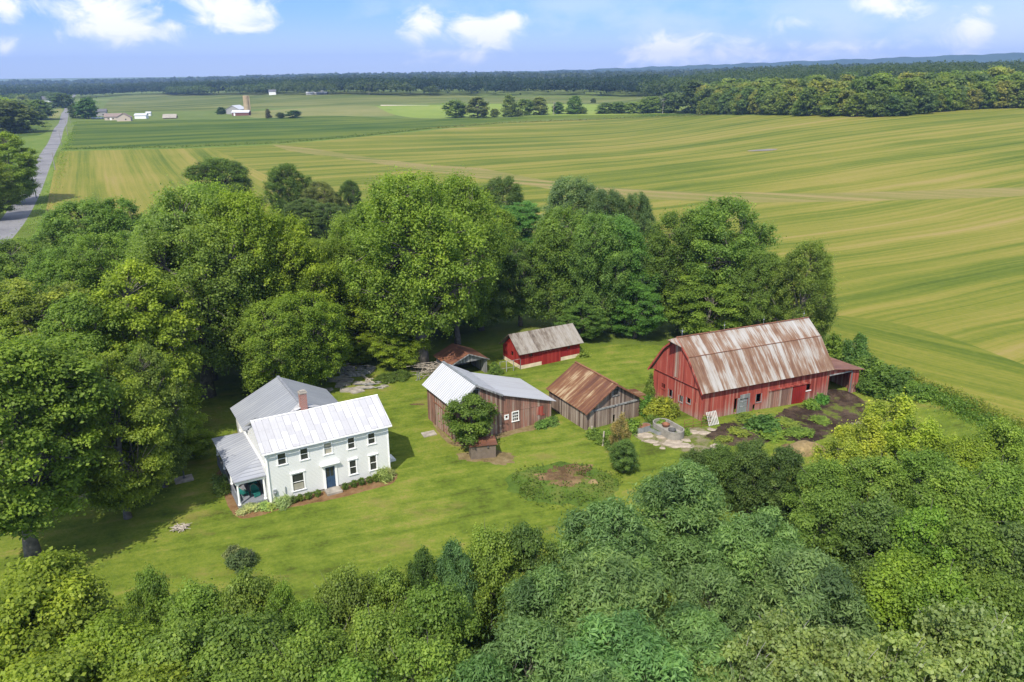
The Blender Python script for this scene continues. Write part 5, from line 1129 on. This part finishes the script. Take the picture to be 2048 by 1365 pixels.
# ------------------------------------------------------------------ trees: (kind, x, y of the top, crown radius in px, height, tint, label)
YG, MG, DG, LO, SV = (.105, .15, .018), (.07, .115, .02), (.045, .078, .02), (.072, .125, .042), (.12, .175, .045)
T = [
 # near row along the bottom edge
 ('broad', 90, 1118, 118, 10, YG, 'bright broad-leaved maple top filling the bottom left corner'),
 ('broad', 25, 1190, 120, 9.5, YG, 'broad-leaved maple cut by the left edge below the bright corner maple'),
 ('near', 292, 1138, 48, 9, MG, 'narrow pointed tree top just right of the bright corner maple'),
 ('near', 385, 1178, 88, 8.5, MG, 'tree with a level top between the pointed top and the lawn shrub'),
 ('broad', 492, 1146, 70, 9, MG, 'domed tree top directly below the lone lawn shrub'),
 ('near', 560, 1168, 44, 8.5, MG, 'slim spiky tree top right of the domed one below the shrub'),
 ('near', 610, 1205, 60, 8, MG, 'low tree in the dip of the bottom tree row'),
 ('near', 690, 1142, 78, 8.5, MG, 'tree below the house step in the bottom tree row'),
 ('broad', 775, 1142, 66, 8.5, MG, 'leafy tree left of the dark locust top at the lawn edge'),
 ('locust', 845, 1092, 46, 9.5, DG, 'small dark feathery locust top rising over the lawn edge'),
 ('locust', 905, 1078, 55, 9.5, (.05, .10, .035), 'second dark feathery locust top at the lawn edge'),
 ('near', 975, 1060, 78, 9.5, MG, 'round mid green tree left of the big blue green locusts'),
 ('near', 1055, 1052, 68, 9.5, DG, 'dark round tree touching the lawn left of the big locusts'),
 ('broad', 215, 1245, 105, 9, YG, 'yellow green tree right below the pointed tree top'),
 ('broad', 345, 1262, 110, 9, MG, 'large-leaved tree near the bottom edge under the level top'),
 ('broad', 480, 1240, 112, 9.5, (.06, .105, .02), 'glossy large-leaved tree under the lawn shrub near the bottom edge'),
 ('near', 615, 1268, 105, 9.5, MG, 'round tree at the bottom edge with pale stems below it'),
 ('near', 745, 1228, 95, 9.5, MG, 'tree in the second row below the house step'),
 ('near', 860, 1180, 100, 10, MG, 'mid green tree between the dark locust tops and the bottom edge'),
 ('broad', 110, 1320, 130, 9, YG, 'yellow green tree at the very bottom left'),
 ('broad', 290, 1345, 120, 8.5, YG, 'yellow green tree cut by the bottom edge left of centre'),
 ('broad', 470, 1345, 125, 8.5, MG, 'tree cut by the bottom edge under the glossy one'),
 ('near', 700, 1335, 120, 9, MG, 'tree cut by the bottom edge left of the locusts'),
 ('near', 850, 1285, 110, 9.5, MG, 'tree cut by the bottom edge touching the locusts'),
 # locusts
 ('locust', 1369, 926, 120, 10, LO, 'blue green locust dome reaching highest, below the oval tank'),
 ('locust', 1222, 996, 112, 10, LO, 'blue green locust dome nearest the burn ring'),
 ('locust', 1530, 1018, 108, 10, LO, 'blue green locust dome right of the highest one'),
 ('locust', 1628, 1108, 124, 10, LO, 'rightmost blue green locust dome with pale vine leaves'),
 ('locust', 1425, 1128, 100, 9.5, LO, 'locust in the middle of the locust group over the dark gap'),
 ('locust', 1222, 1112, 150, 10.5, LO, 'broad locust crown in the second row of the group'),
 ('locust', 1085, 1135, 110, 10, LO, 'left locust of the group beside the dark round tree'),
 ('locust', 1065, 1245, 140, 10, LO, 'large feathery locust at the bottom left of the group'),
 ('locust', 1240, 1230, 150, 10.5, (.07, .135, .045), 'large feathery locust at the bottom centre of the group'),
 ('locust', 1400, 1220, 120, 9.5, LO, 'locust left of the pale silver-leaved trees'),
 ('locust', 960, 1310, 110, 9.5, (.055, .115, .035), 'locust cut by the bottom edge at the left of the group'),
 ('locust', 1190, 1340, 140, 10, LO, 'locust cut by the bottom edge at the centre'),
 # right hand thicket
 ('near', 1384, 900, 40, 6.5, DG, 'dark pointed shrub tree behind the highest locust dome'),
 ('near', 1440, 890, 48, 6.5, DG, 'dark shrub tree under the barnyard gravel'),
 ('near', 1512, 882, 58, 7, DG, 'dark leafy tree in front of the barnyard soil'),
 ('near', 1572, 893, 50, 7, DG, 'dark tree left of the old hay heap'),
 ('near', 1665, 925, 70, 7.5, MG, 'tree right below the old hay heap'),
 ('sprout', 1730, 842, 58, 6.5, (.15, .2, .025), 'left bright yellow green poplar sprouts beside the barnyard'),
 ('sprout', 1785, 798, 62, 7.5, (.16, .21, .025), 'tallest bright yellow green poplar sprouts beside the barnyard'),
 ('sprout', 1845, 838, 58, 7, (.14, .19, .025), 'right bright yellow green poplar sprouts by the grass lane'),
 ('sprout', 1690, 880, 50, 6, (.13, .18, .025), 'low yellow green sprouts at the corner of the barnyard'),
 ('near', 1755, 915, 80, 8, MG, 'bushy tree in front of the bright poplar sprouts'),
 ('near', 1850, 905, 80, 8, MG, 'bushy tree between the poplar sprouts and the right edge'),
 ('broad', 1935, 875, 62, 7.5, YG, 'light green tree at the lower end of the grass lane'),
 ('broad', 2010, 842, 60, 8, (.1, .15, .022), 'light green tree at the right edge below the hedgerow weeds'),
 ('near', 1915, 945, 85, 9, MG, 'tree in the upper right thicket below the grass lane'),
 ('near', 2010, 930, 85, 9, MG, 'tree at the right edge in the upper thicket'),
 ('near', 1660, 985, 85, 8.5, (.06, .095, .02), 'dull green tree in the shaded middle of the thicket'),
 ('near', 1760, 1000, 85, 9, DG, 'dark tree above the vine covered dome'),
 ('near', 1855, 1020, 85, 9.5, (.065, .125, .018), 'vine covered tree column in the right thicket'),
 ('near', 1950, 1045, 90, 9.5, MG, 'tree right of the vine covered column'),
 ('near', 2035, 1060, 90, 9.5, DG, 'dark tree at the right edge in the middle thicket'),
 ('broad', 1808, 1108, 92, 9, (.085, .14, .018), 'round vine covered dome at the lower right'),
 ('near', 1905, 1150, 90, 9.5, (.07, .13, .018), 'bright green tree right of the vine covered dome'),
 ('near', 1995, 1160, 90, 9.5, MG, 'tree at the right edge above the silver-leaved trees'),
 ('near', 1740, 1130, 60, 8, DG, 'small dark tree in the gap left of the vine covered dome'),
 ('silver', 1560, 1236, 100, 9.5, SV, 'pale silver-leaved tree left in the bottom right corner'),
 ('silver', 1480, 1290, 100, 9, SV, 'pale silver-leaved tree at the bottom edge next to the locusts'),
 ('silver', 1690, 1272, 100, 9.5, SV, 'pale silver-leaved tree in the middle of the bottom right corner'),
 ('silver', 1800, 1270, 100, 9.5, (.12, .17, .04), 'greener silver-leaved tree under the vine covered dome'),
 ('silver', 1950, 1220, 105, 10, SV, 'pale silver-leaved tree highest in the bottom right corner'),
 ('silver', 2040, 1235, 90, 9.5, SV, 'pale silver-leaved tree at the right edge of the bottom corner'),
 ('silver', 1640, 1345, 110, 9, SV, 'silver-leaved tree cut by the bottom edge at the left'),
 ('silver', 1880, 1330, 120, 9.5, SV, 'silver-leaved tree cut by the bottom edge at the right'),
 # big trees left of and behind the house
 ('maplehi', 60, 640, 175, 19, (.082, .125, .02), 'large maple at the left edge with a bare grey trunk'),
 ('maple', 195, 700, 105, 15.5, (.085, .12, .017), 'maple between the left edge and the house drive'),
 ('maple', 262, 525, 115, 19, YG, 'yellow green maple top left of the tall house trees'),
 ('maple', 55, 545, 120, 17, (.075, .105, .018), 'dull green maple behind the left edge maple'),
 ('maple', 150, 590, 110, 17, MG, 'maple in the middle of the left tree mass'),
 ('maple', 335, 805, 66, 6.5, YG, 'small yellow green maple overhanging the drive left of the house'),
 ('maple', 285, 690, 70, 14, (.06, .095, .017), 'shaded maple behind the small drive maple'),
 ('tall', 40, 480, 85, 14, (.06, .10, .02), 'dark leafy tree at the left edge near the road'),
 ('tall', 140, 405, 85, 17, (.06, .105, .022), 'dark tree at the foot of the road beside the hay field'),
 ('tall', 225, 398, 70, 17, (.058, .10, .02), 'dark spiky tree at the corner of the hay field'),
 ('tall', 375, 372, 105, -100, (.085, .125, .03), 'tall silvery tree on the left of the house trees'),
 ('tall', 475, 385, 105, -98, (.10, .15, .018), 'tall bright maple directly behind the house'),
 ('tall', 560, 430, 90, -100, (.11, .16, .018), 'bright maple on the right of the house trees'),
 ('tallhi', 430, 520, 120, 20, (.07, .11, .02), 'tree with the thick dark trunk left of the grey wing roof'),
 ('tall', 605, 580, 78, -92, (.1, .15, .02), 'lower bright tree above the grey wing roof'),
 ('tall', 530, 600, 80, -90, (.085, .13, .02), 'leafy tree right behind the grey wing roof'),
 ('tall', 105, 500, 75, 14, (.06, .105, .02), 'leafy tree in the left belt below the road'),
 ('tall', 205, 470, 75, 16, (.07, .115, .02), 'leafy tree in the left belt before the hay field corner'),
 ('maple', 20, 590, 90, 15, (.08, .12, .018), 'rounded tree cut by the left edge above the big left maple'),
 ('tall', 300, 455, 75, 19, (.075, .12, .02), 'tree filling the left side of the tall house trees'),
 # middle group
 ('tall', 700, 425, 75, -108, (.075, .115, .02), 'left tree of the big middle group behind the house'),
 ('tallhi', 850, 345, 135, 24.5, (.085, .13, .02), 'tallest tree of the middle group, windblown top'),
 ('tall', 945, 372, 80, -116, (.08, .125, .02), 'windblown right shoulder of the tallest middle tree'),
 ('maple', 755, 520, 85, -101, (.095, .14, .018), 'sunlit maple in front of the tallest middle tree'),
 ('maple', 880, 520, 80, -113, (.085, .13, .02), 'leafy tree above the open garage'),
 ('tall', 960, 500, 74, -112, (.06, .10, .022), 'grey green tree left of the small red shed'),
 ('maple', 800, 640, 55, -97, YG, 'low sunlit branches left of the open garage'),
 ('maple', 715, 650, 44, -100, YG, 'low sunlit tree above the broken concrete floor'),
 ('tall', 1120, 412, 84, -113, (.062, .105, .022), 'dense tree directly behind the small red shed'),
 ('tall', 1040, 480, 62, -114, (.05, .088, .02), 'dark tree at the left end of the small red shed'),
 ('tall', 1240, 430, 80, -113, (.05, .10, .022), 'tree between the red shed and the red barn'),
 ('maple', 1275, 560, 58, -109, (.05, .11, .022), 'low layered tree left of the red barn gable'),
 ('tall', 1455, 392, 98, -116, (.062, .105, .022), 'large windblown tree behind the red barn'),
 ('tall', 1372, 420, 78, -114, (.058, .10, .02), 'tree behind the left gable of the red barn'),
 ('maple', 1420, 530, 85, -109, (.075, .12, .02), 'leafy tree right above the barn ridge'),
 ('tall', 1612, 488, 66, 15, (.075, .115, .022), 'loose outer tree at the right of the barn trees'),
 ('tall', 1530, 500, 62, -110, (.07, .115, .022), 'leafy tree between the barn ridge and the loose outer tree'),
 ('tall', 780, 365, 95, -104, (.085, .13, .02), 'left shoulder of the tallest middle tree'),
 ('tall', 905, 352, 85, -106, (.08, .128, .02), 'back dome just right of the tallest middle tree'),
 ('tall', 660, 470, 60, -104, (.085, .13, .022), 'narrow tree between the house trees and the middle group'),
 ('tall', 325, 400, 80, -104, (.08, .12, .03), 'silvery green tree at the far left of the tall house trees'),
 ('tall', 425, 365, 85, -106, (.09, .14, .022), 'highest back dome of the tall house trees'),
 ('tall', 1185, 425, 70, -110, (.06, .105, .024), 'dense tree above the right end of the small red shed'),
 ('maple', 1165, 600, 48, -107, (.06, .11, .024), 'low tree whose branches hang over the roof of the small red shed'),
 # second line behind
 ('tall', 1140, 352, 72, 17.5, (.07, .105, .045), 'silvery willow behind the shed trees'),
 ('tall', 1222, 380, 55, 16, (.05, .085, .03), 'dark windblown tree right of the silvery willow'),
 ('tall', 1280, 385, 42, 15.5, (.05, .085, .028), 'last dark windblown tree before the open field'),
 ('tall', 1002, 350, 45, 14, (.045, .078, .02), 'dark round tree left of the silvery willow'),
 ('maple', 1040, 395, 60, 12, (.045, .10, .025), 'deep green tree in front of the dark round one'),
 ('tall', 440, 315, 64, 13.5, (.05, .085, .018), 'dark round tree in the hay field behind the house trees'),
 ('tall', 572, 325, 42, 15, (.05, .085, .02), 'tall dark tree alone at the edge of the hay field'),
 ('tall', 640, 360, 36, 11, (.075, .10, .03), 'thin pale tree right of the tall dark lone tree'),
 ('tall', 697, 358, 24, 11, (.045, .075, .02), 'small dark tree beside the bare stub at the hay field edge'),
 ('tall', 605, 395, 48, 8.5, (.045, .075, .02), 'low dark bush mass under the lone trees'),
 ('tall', 655, 402, 38, 8, (.05, .08, .025), 'low bush mass under the thin pale tree'),
 # bushes by the field
 ('bush', 1668, 668, 26, 4.0, (.07, .12, .02), 'bush at the back corner of the red barn lean-to'),
 ('bush', 1718, 664, 28, 4.8, (.045, .085, .022), 'dark upright bush beside the red barn lean-to'),
 ('bush', 1745, 712, 34, 3.2, (.06, .11, .02), 'bush below the dark upright bush'),
 ('bush', 1788, 730, 46, 3.6, (.05, .09, .018), 'broad round bush at the field corner'),
 ('bush', 1760, 748, 34, 2.4, (.05, .09, .018), 'low bush in front of the broad round bush'),
 ('bush', 1832, 762, 30, 2.0, (.07, .12, .02), 'last low bush before the hedgerow weeds'),
 # by the road, left
 ('maple', 8, 262, 52, 21, (.095, .14, .022), 'bright tree at the left edge beside the road'),
 ('maple', -45, 300, 50, 18, (.085, .13, .02), 'tree at the left edge above the road bend'),
]
def at_dist(x, y, D):
    d = cam_rot @ Vector((x-1024, -(y-682.5), -F_PX)); t = D/math.hypot(d.x, d.y); p = d*t
    return Vector((p.x, p.y, terrain(p.x, p.y))), HCAM+p.z-terrain(p.x, p.y)
FOOT = {'bare grey trunk': (70, 1126), 'thick dark trunk left': (418, 792), 'tallest tree of the middle': (845, 738)}
for kind, x, y, rp, h, c, lb in T:
    ft = [v for k_, v in FOOT.items() if k_ in lb]
    if ft: p = gp(*ft[0])
    elif h < 0: p, h = at_dist(x, y+4, -h)
    else: p = gp(x, y+(6 if kind in ('tall', 'maple') else 3), h*.97)
    d_ = dist(p+Vector((0, 0, h*.6)))
    if kind in ('near', 'locust', 'silver', 'broad'): rp *= .92
    plant(kind, {'tall': 'tree', 'tallhi': 'tree', 'maplehi': 'maple_tree', 'maple': 'maple_tree', 'near': 'tree', 'broad': 'maple_tree', 'locust': 'locust_tree', 'silver': 'silver_leaved_tree', 'sprout': 'poplar_sprouts', 'bush': 'bush'}[kind], lb, 'bush' if kind in ('bush', 'sprout') else 'tree', p, h, rp*d_/F_PX, c)
# farther trees by their foot: (x, y foot, radius px, height, tint, label)
FG = (.075, .11, .028)
for x, y, rp, h, c, lb in (
 (30, 266, 42, 21, (.05, .07, .02), 'dark spreading tree on the left of the road'), (4, 262, 36, 21, FG, 'tree cut by the left edge behind the dark spreading tree'), (82, 240, 24, 17, (.045, .075, .02), 'dark round tree at the field corner left of the road'),
 (125, 216, 21, 17, (.04, .07, .02), 'dark tree left where the road narrows'), (178, 238, 20, 19, (.035, .07, .018), 'large dark round tree right of the road'), (152, 237, 11, 12, (.03, .05, .02), 'dark cone shaped tree at the foot of the large round one'),
 (48, 214, 12, 15, (.09, .12, .05), 'pale round tree near the far left wood'), (90, 200, 12, 15, FG, 'tree behind the dark roofed house'), (110, 205, 14, 14, (.05, .08, .03), 'tree right of the dark roofed house'), (20, 225, 26, 13, FG, 'bushy tree in the far left corner'), (62, 222, 16, 12, FG, 'low tree behind the dark round tree'),
 (443, 229, 9, 7, (.03, .06, .018), 'small dark tree left of the white roofed barn'), (240, 238, 4, 4, (.03, .05, .02), 'tiny conifer before the ranch house'), (587, 236, 16, 6, (.035, .065, .02), 'round bush in the golden grass'), (561, 237, 9, 5, (.045, .065, .025), 'small bush left of the round bush in the golden grass'), (537, 237, 6, 8, (.06, .06, .03), 'thin half bare tree in the golden grass'),
 (912, 236, 24, 15, FG, 'left tree of the clump in the middle of the fields'), (955, 236, 23, 16, (.06, .085, .025), 'right tree of the clump in the middle of the fields'), (990, 235, 10, 7, FG, 'bush between the clump and the upright tree'), (1018, 234, 15, 18, (.065, .095, .025), 'upright tree in the middle field line'), (1050, 231, 18, 14, FG, 'dark half of the double tree in the field line'), (1078, 230, 20, 14, (.075, .1, .03), 'pale half of the double tree in the field line'),
 (1116, 228, 14, 10, (.045, .08, .02), 'dark round bush right of the bare white tree'), (1150, 228, 16, 15, (.05, .09, .02), 'round tree at the right of the field line'), (1168, 228, 8, 5, (.08, .11, .03), 'small pale bush at the right of the field line'), (1138, 228, 10, 5, FG, 'low bush under the round tree of the field line'), (1035, 233, 12, 5, (.07, .09, .03), 'low bush between upright and double tree'),
 (1210, 227, 20, 9, FG, 'left bush of the long thicket before the wood'), (1238, 227, 20, 10, (.065, .10, .025), 'middle bush of the long thicket before the wood'), (1265, 227, 16, 9, (.08, .115, .03), 'pale bush of the long thicket before the wood'), (1290, 227, 20, 11, FG, 'right bush of the long thicket before the wood'), (1187, 206, 6, 5, (.04, .06, .02), 'tiny dark bush alone in the grey green field'),
 (1305, 226, 22, 14, FG, 'low tree where the thicket meets the wood'), (1382, 226, 30, 24, (.035, .06, .02), 'tall dark tree at the left end of the wood'), (1340, 226, 26, 16, (.06, .09, .03), 'pale green tree at the left end of the wood'),
):
    p = gp(x, y); plant('far', 'tree' if h > 7 else 'bush', lb, 'tree' if h > 7 else 'bush', p, h*1.03, rp*dist(p)/F_PX, c)
def bare_tree(px, py, h, lb, seed):
    q = random.Random(seed); t = thing('dead_tree', lb, 'tree', gp(px, py)); mb = MB(); mb.tube([(0, 0, -.5), (.1*h*.2, 0, h*.5), (.2, 0, h*.8)], [.02*h, .015*h, .008*h], 6)
    for i in range(16):
        z = h*q.uniform(.35, .8); a = q.uniform(0, 6.28); l = h*q.uniform(.2, .42); e = Vector((math.cos(a)*l*.8, math.sin(a)*l*.8, z+l*.8)); mb.tube([(0.1, 0, z), e*.5+Vector((0, 0, z*.5)), e], [.008*h, .005*h, .002*h], 4, False)
    part('trunk', mb, 'pole', t)
bare_tree(1107, 229, 12, 'bare white dead tree in the middle field line', 1); bare_tree(1612, 232, 11, 'bare dead tree standing in the face of the right hand wood', 2); bare_tree(1325, 228, 14, 'bleached dead tree at the left end of the right hand wood', 3)
bare_tree(738, 190, 14, 'pale dead tree before the far middle wood', 4); bare_tree(708, 410, 5.5, 'bare stub beside the small dark tree at the hay field edge', 6)
# right hand wood: every tree of its front part on its own
fr = [(1395, 229), (1440, 229), (1500, 229), (1560, 230), (1620, 231), (1680, 232), (1740, 233), (1800, 232), (1850, 226), (1910, 221), (1970, 218), (2048, 216), (2130, 215)]
fp = ipath([gp(*p).to_2d() for p in fr], 6)
q = random.Random(77); seg = [0]
for a, b in zip(fp, fp[1:]): seg.append(seg[-1]+(b-a).length)
def along(s):
    for i in range(len(fp)-1):
        if seg[i] <= s <= seg[i+1]: return fp[i].lerp(fp[i+1], (s-seg[i])/(seg[i+1]-seg[i]))
    return fp[-1]
nw = 0
for row in range(9):
    s = q.uniform(0, 8)
    while s < seg[-1] and nw < 290:
        p = along(s); back_ = row*11+q.uniform(-3, 3); dn = p.normalized(); p = p+dn*back_
        h = q.uniform(14, 23) if row else q.uniform(8, 18); r = h*q.uniform(.36, .5)
        c = random.Random(nw).choice(((.055, .085, .022), (.07, .10, .024), (.085, .115, .028), (.11, .13, .032), (.05, .08, .025), (.07, .105, .022)))
        z = terrain(p.x, p.y)
        plant('far', 'wood_tree', 'leafy tree standing in the dense right hand wood behind the hay field', 'tree', Vector((p.x, p.y, z)), h, r, c, 'trees of the right hand wood'); nw += 1
        s += r*(1.25 if row < 2 else 1.55)
# far woods that read as one mass
def wood_mass(name, pts, depth, dens, hr, tint, seed, leaf=2.2, nl=60, rows_=None):
    rng = np.random.default_rng(seed); P = [Vector((p[0], p[1])) for p in pts]; A = []; N = []; tn = []
    tot = sum((b-a).length for a, b in zip(P, P[1:])); n = int(tot*depth*dens)
    ls = np.cumsum([0]+[(b-a).length for a, b in zip(P, P[1:])])
    for k in range(n):
        s = rng.uniform(0, tot); i = min(len(P)-2, int(np.searchsorted(ls, s)-1) if s > 0 else 0); i = max(0, i)
        b_ = P[i].lerp(P[i+1], (s-ls[i])/(ls[i+1]-ls[i])); f = rng.uniform(0, 1)**1.6; b_ = b_+b_.normalized()*f*depth
        h = rng.uniform(*hr); r = h*rng.uniform(.44, .62); z = terrain(b_.x, b_.y); m = nl
        d = rng.normal(size=(m, 3)); d[:, 2] = np.abs(d[:, 2])*1.1-.25; d /= np.linalg.norm(d, axis=1)[:, None]
        lob = 1+.18*np.sin(3*np.arctan2(d[:, 1], d[:, 0])+k)
        pp_ = d*np.array([r, r, h*.4])*(rng.uniform(.8, 1.05, m)*lob)[:, None]+np.array([b_.x, b_.y, z+h*.5])
        A.append(pp_); nn = d+rng.normal(size=(m, 3))*.35; N.append(nn/np.linalg.norm(nn, axis=1)[:, None]); tn.append(rng.normal(size=m)*.12+.42+rng.normal()*.07)
    A = np.concatenate(A); N = np.concatenate(N); tn = np.concatenate(tn)
    o = struct(name, leaf_mesh(name, A, N, leaf*1.6, leaf*1.3, tn, 'leaf', rng), 'stuff'); o.color = (*(c_*1.6 for c_ in tint), 1)
def pol(az, r): return (r*math.sin(R_(az)), r*math.cos(R_(az)))
def azp(x): return math.degrees(math.atan2(x-1024, 1681))
wood_mass('far_wood', [gp(x, y)[:2] for x, y in ((330, 189), (420, 190), (520, 188), (640, 188), (760, 190), (900, 191), (1010, 192), (1110, 191), (1200, 192), (1320, 193))], 260, .0042, (15, 24), (.024, .045, .026), 1, 1.5, 120)  # leaf tint pushed toward blue, standing in for distance haze
wood_mass('far_wood', [gp(x, y)[:2] for x, y in ((-60, 203), (60, 200), (150, 197), (210, 194), (260, 190), (350, 189))], 300, .0036, (13, 25), (.026, .046, .026), 2, 1.6, 100)  # haze blue put into this leaf tint as well
wood_mass('far_wood', [pol(azp(1290), 900), pol(azp(1450), 900), pol(azp(1700), 850), pol(azp(2100), 800)], 500, .0028, (15, 23), (.05, .075, .025), 3, 1.3, 150)
wood_mass('far_wood', [pol(azp(-100), 2600), pol(azp(300), 2500), pol(azp(700), 2300), pol(azp(1000), 2200), pol(azp(1400), 2200), pol(azp(2100), 2100)], 700, .00085, (18, 27), (.04, .06, .028), 4, 5.0, 44)
wood_mass('far_wood', [pol(azp(-100), 4200), pol(azp(300), 4100), pol(azp(700), 4000), pol(azp(1400), 3900), pol(azp(2100), 3800)], 900, .00035, (22, 34), (.04, .058, .03), 5, 9.0, 34)

wood_mass('far_wood', [gp(x, y)[:2] for x, y in ((338, 191), (420, 192), (480, 190), (560, 189))], 45, .005, (11, 19), (.06, .09, .032), 6, 1.5, 110)
wood_mass('far_wood', [gp(x, y)[:2] for x, y in ((560, 190), (660, 190), (780, 192), (880, 193))], 60, .0045, (12, 22), (.055, .08, .03), 7, 1.5, 110)
wood_mass('far_wood', [gp(x, y)[:2] for x, y in ((0, 206), (40, 207), (90, 203), (118, 200))], 40, .004, (9, 16), (.07, .10, .035), 8, 1.3, 90)

# ------------------------------------------------------------------ light, sky, air
EL = R_(51); sd_ = Vector((-.34, -.94, 0)).normalized()*math.cos(EL)+Vector((0, 0, math.sin(EL)))
sl = bpy.data.lights.new('sun', 'SUN'); sl.energy = 4.3; sl.angle = R_(.53); sl.color = (1, .94, .84)
so = bpy.data.objects.new('sun', sl); col.objects.link(so); so.rotation_euler = sd_.to_track_quat('Z', 'Y').to_euler(); so.location = (0, 0, 400)
W = bpy.data.worlds.new('World'); S.world = W; W.use_nodes = True
k = NT(W.node_tree, 'world')
sky = k.n('ShaderNodeTexSky', sky_type='NISHITA'); sky.sun_disc = False; sky.sun_elevation = EL; sky.sun_rotation = math.atan2(sd_.x, sd_.y)
sky.air_density = 1.0; sky.dust_density = .6; sky.ozone_density = 2.2; sky.altitude = 200
dirv = k.n('ShaderNodeTexCoord').outputs['Generated']
zz = k.sep(dirv)[2]
skc = k.mix(1.0, sky.outputs[0], k.mix(k.step(zz, .1, .4), SKYTINT, (1.0, 1.0, 1.0)), 'MULTIPLY')
def cloud_dir(px, py):
    d = cam_rot @ Vector((px-1024, -(py-682.5), -F_PX)); return d.normalized()
nz1 = k.noise(k.vm('MULTIPLY', dirv, (1, 1, 1.6)), 20.0, 9, .62, .6); nz2 = k.noise(k.vm('MULTIPLY', dirv, (1, 1, 2.2)), 9.0, 5, .55)
tot = None
for px, py, rx, ry, amp in CLOUDS:
    d = cloud_dir(px, py); ux = Vector((d.y, -d.x, 0)).normalized(); uy = ux.cross(d)
    a = k.math('MULTIPLY', k.vm('DOT_PRODUCT', dirv, tuple(ux)), F_PX/rx); b = k.math('MULTIPLY', k.math('SUBTRACT', k.vm('DOT_PRODUCT', dirv, tuple(uy)), 0.0), F_PX/ry)
    r2 = k.math('ADD', k.math('MULTIPLY', a, a), k.math('MULTIPLY', b, b))
    f = k.math('MULTIPLY', k.math('SUBTRACT', 1.0, k.math('SQRT', r2)), amp)
    tot = f if tot is None else k.math('MAXIMUM', tot, f)
dens = k.math('ADD', tot, k.math('MULTIPLY', k.math('SUBTRACT', nz1, .5), 3.4))
fill_cloud = k.math('MULTIPLY', k.step(k.noise(dirv, 3.2, 7, .62), .42, .62), k.step(zz, .16, .34))   # unseen cumulus added overhead for a stronger, whiter fill light
cm = k.math('MAXIMUM', k.step(dens, .05, 1.25), fill_cloud)
veil = k.math('MULTIPLY', k.step(k.math('ADD', nz2, k.math('MULTIPLY', k.sep(dirv)[0], .42)), .42, .75), k.step(zz, .16, .0))
lowv = k.math('MULTIPLY', k.step(zz, .075, -.005), .6)
c1 = k.mix(k.math('MAXIMUM', k.math('MULTIPLY', veil, .75), lowv), skc, VEIL)
c2 = k.mix(k.math('MULTIPLY', cm, .92), c1, CLOUD)
bg = k.n('ShaderNodeBackground'); k.put(bg.inputs[0], c2); bg.inputs[1].default_value = .18
wo = k.n('ShaderNodeOutputWorld'); k.t.links.new(bg.outputs[0], wo.inputs[0])
# air: one closed box round the whole scene
mb = MB().box((-5000, -400, -60), (5000, 7100, 185)); k = NT('air'); pv = k.n('ShaderNodeVolumePrincipled'); pv.inputs['Color'].default_value = (.42, .64, 1, 1); pv.inputs['Density'].default_value = HAZE; pv.inputs['Anisotropy'].default_value = .2
o_ = k.n('ShaderNodeOutputMaterial'); k.t.links.new(pv.outputs[0], o_.inputs['Volume'])
hz = struct('haze', mb.mesh('haze', k.m), 'stuff'); hz.display_type = 'WIRE'
S.view_settings.view_transform = 'Standard'; S.view_settings.look = 'None'; S.view_settings.exposure = EXPO; S.view_settings.gamma = 1
S.render.engine = 'CYCLES'; S.render.resolution_x = 1024; S.render.resolution_y = 682
S.cycles.max_bounces = 6; S.cycles.diffuse_bounces = 3; S.cycles.transmission_bounces = 3; S.cycles.volume_bounces = 0
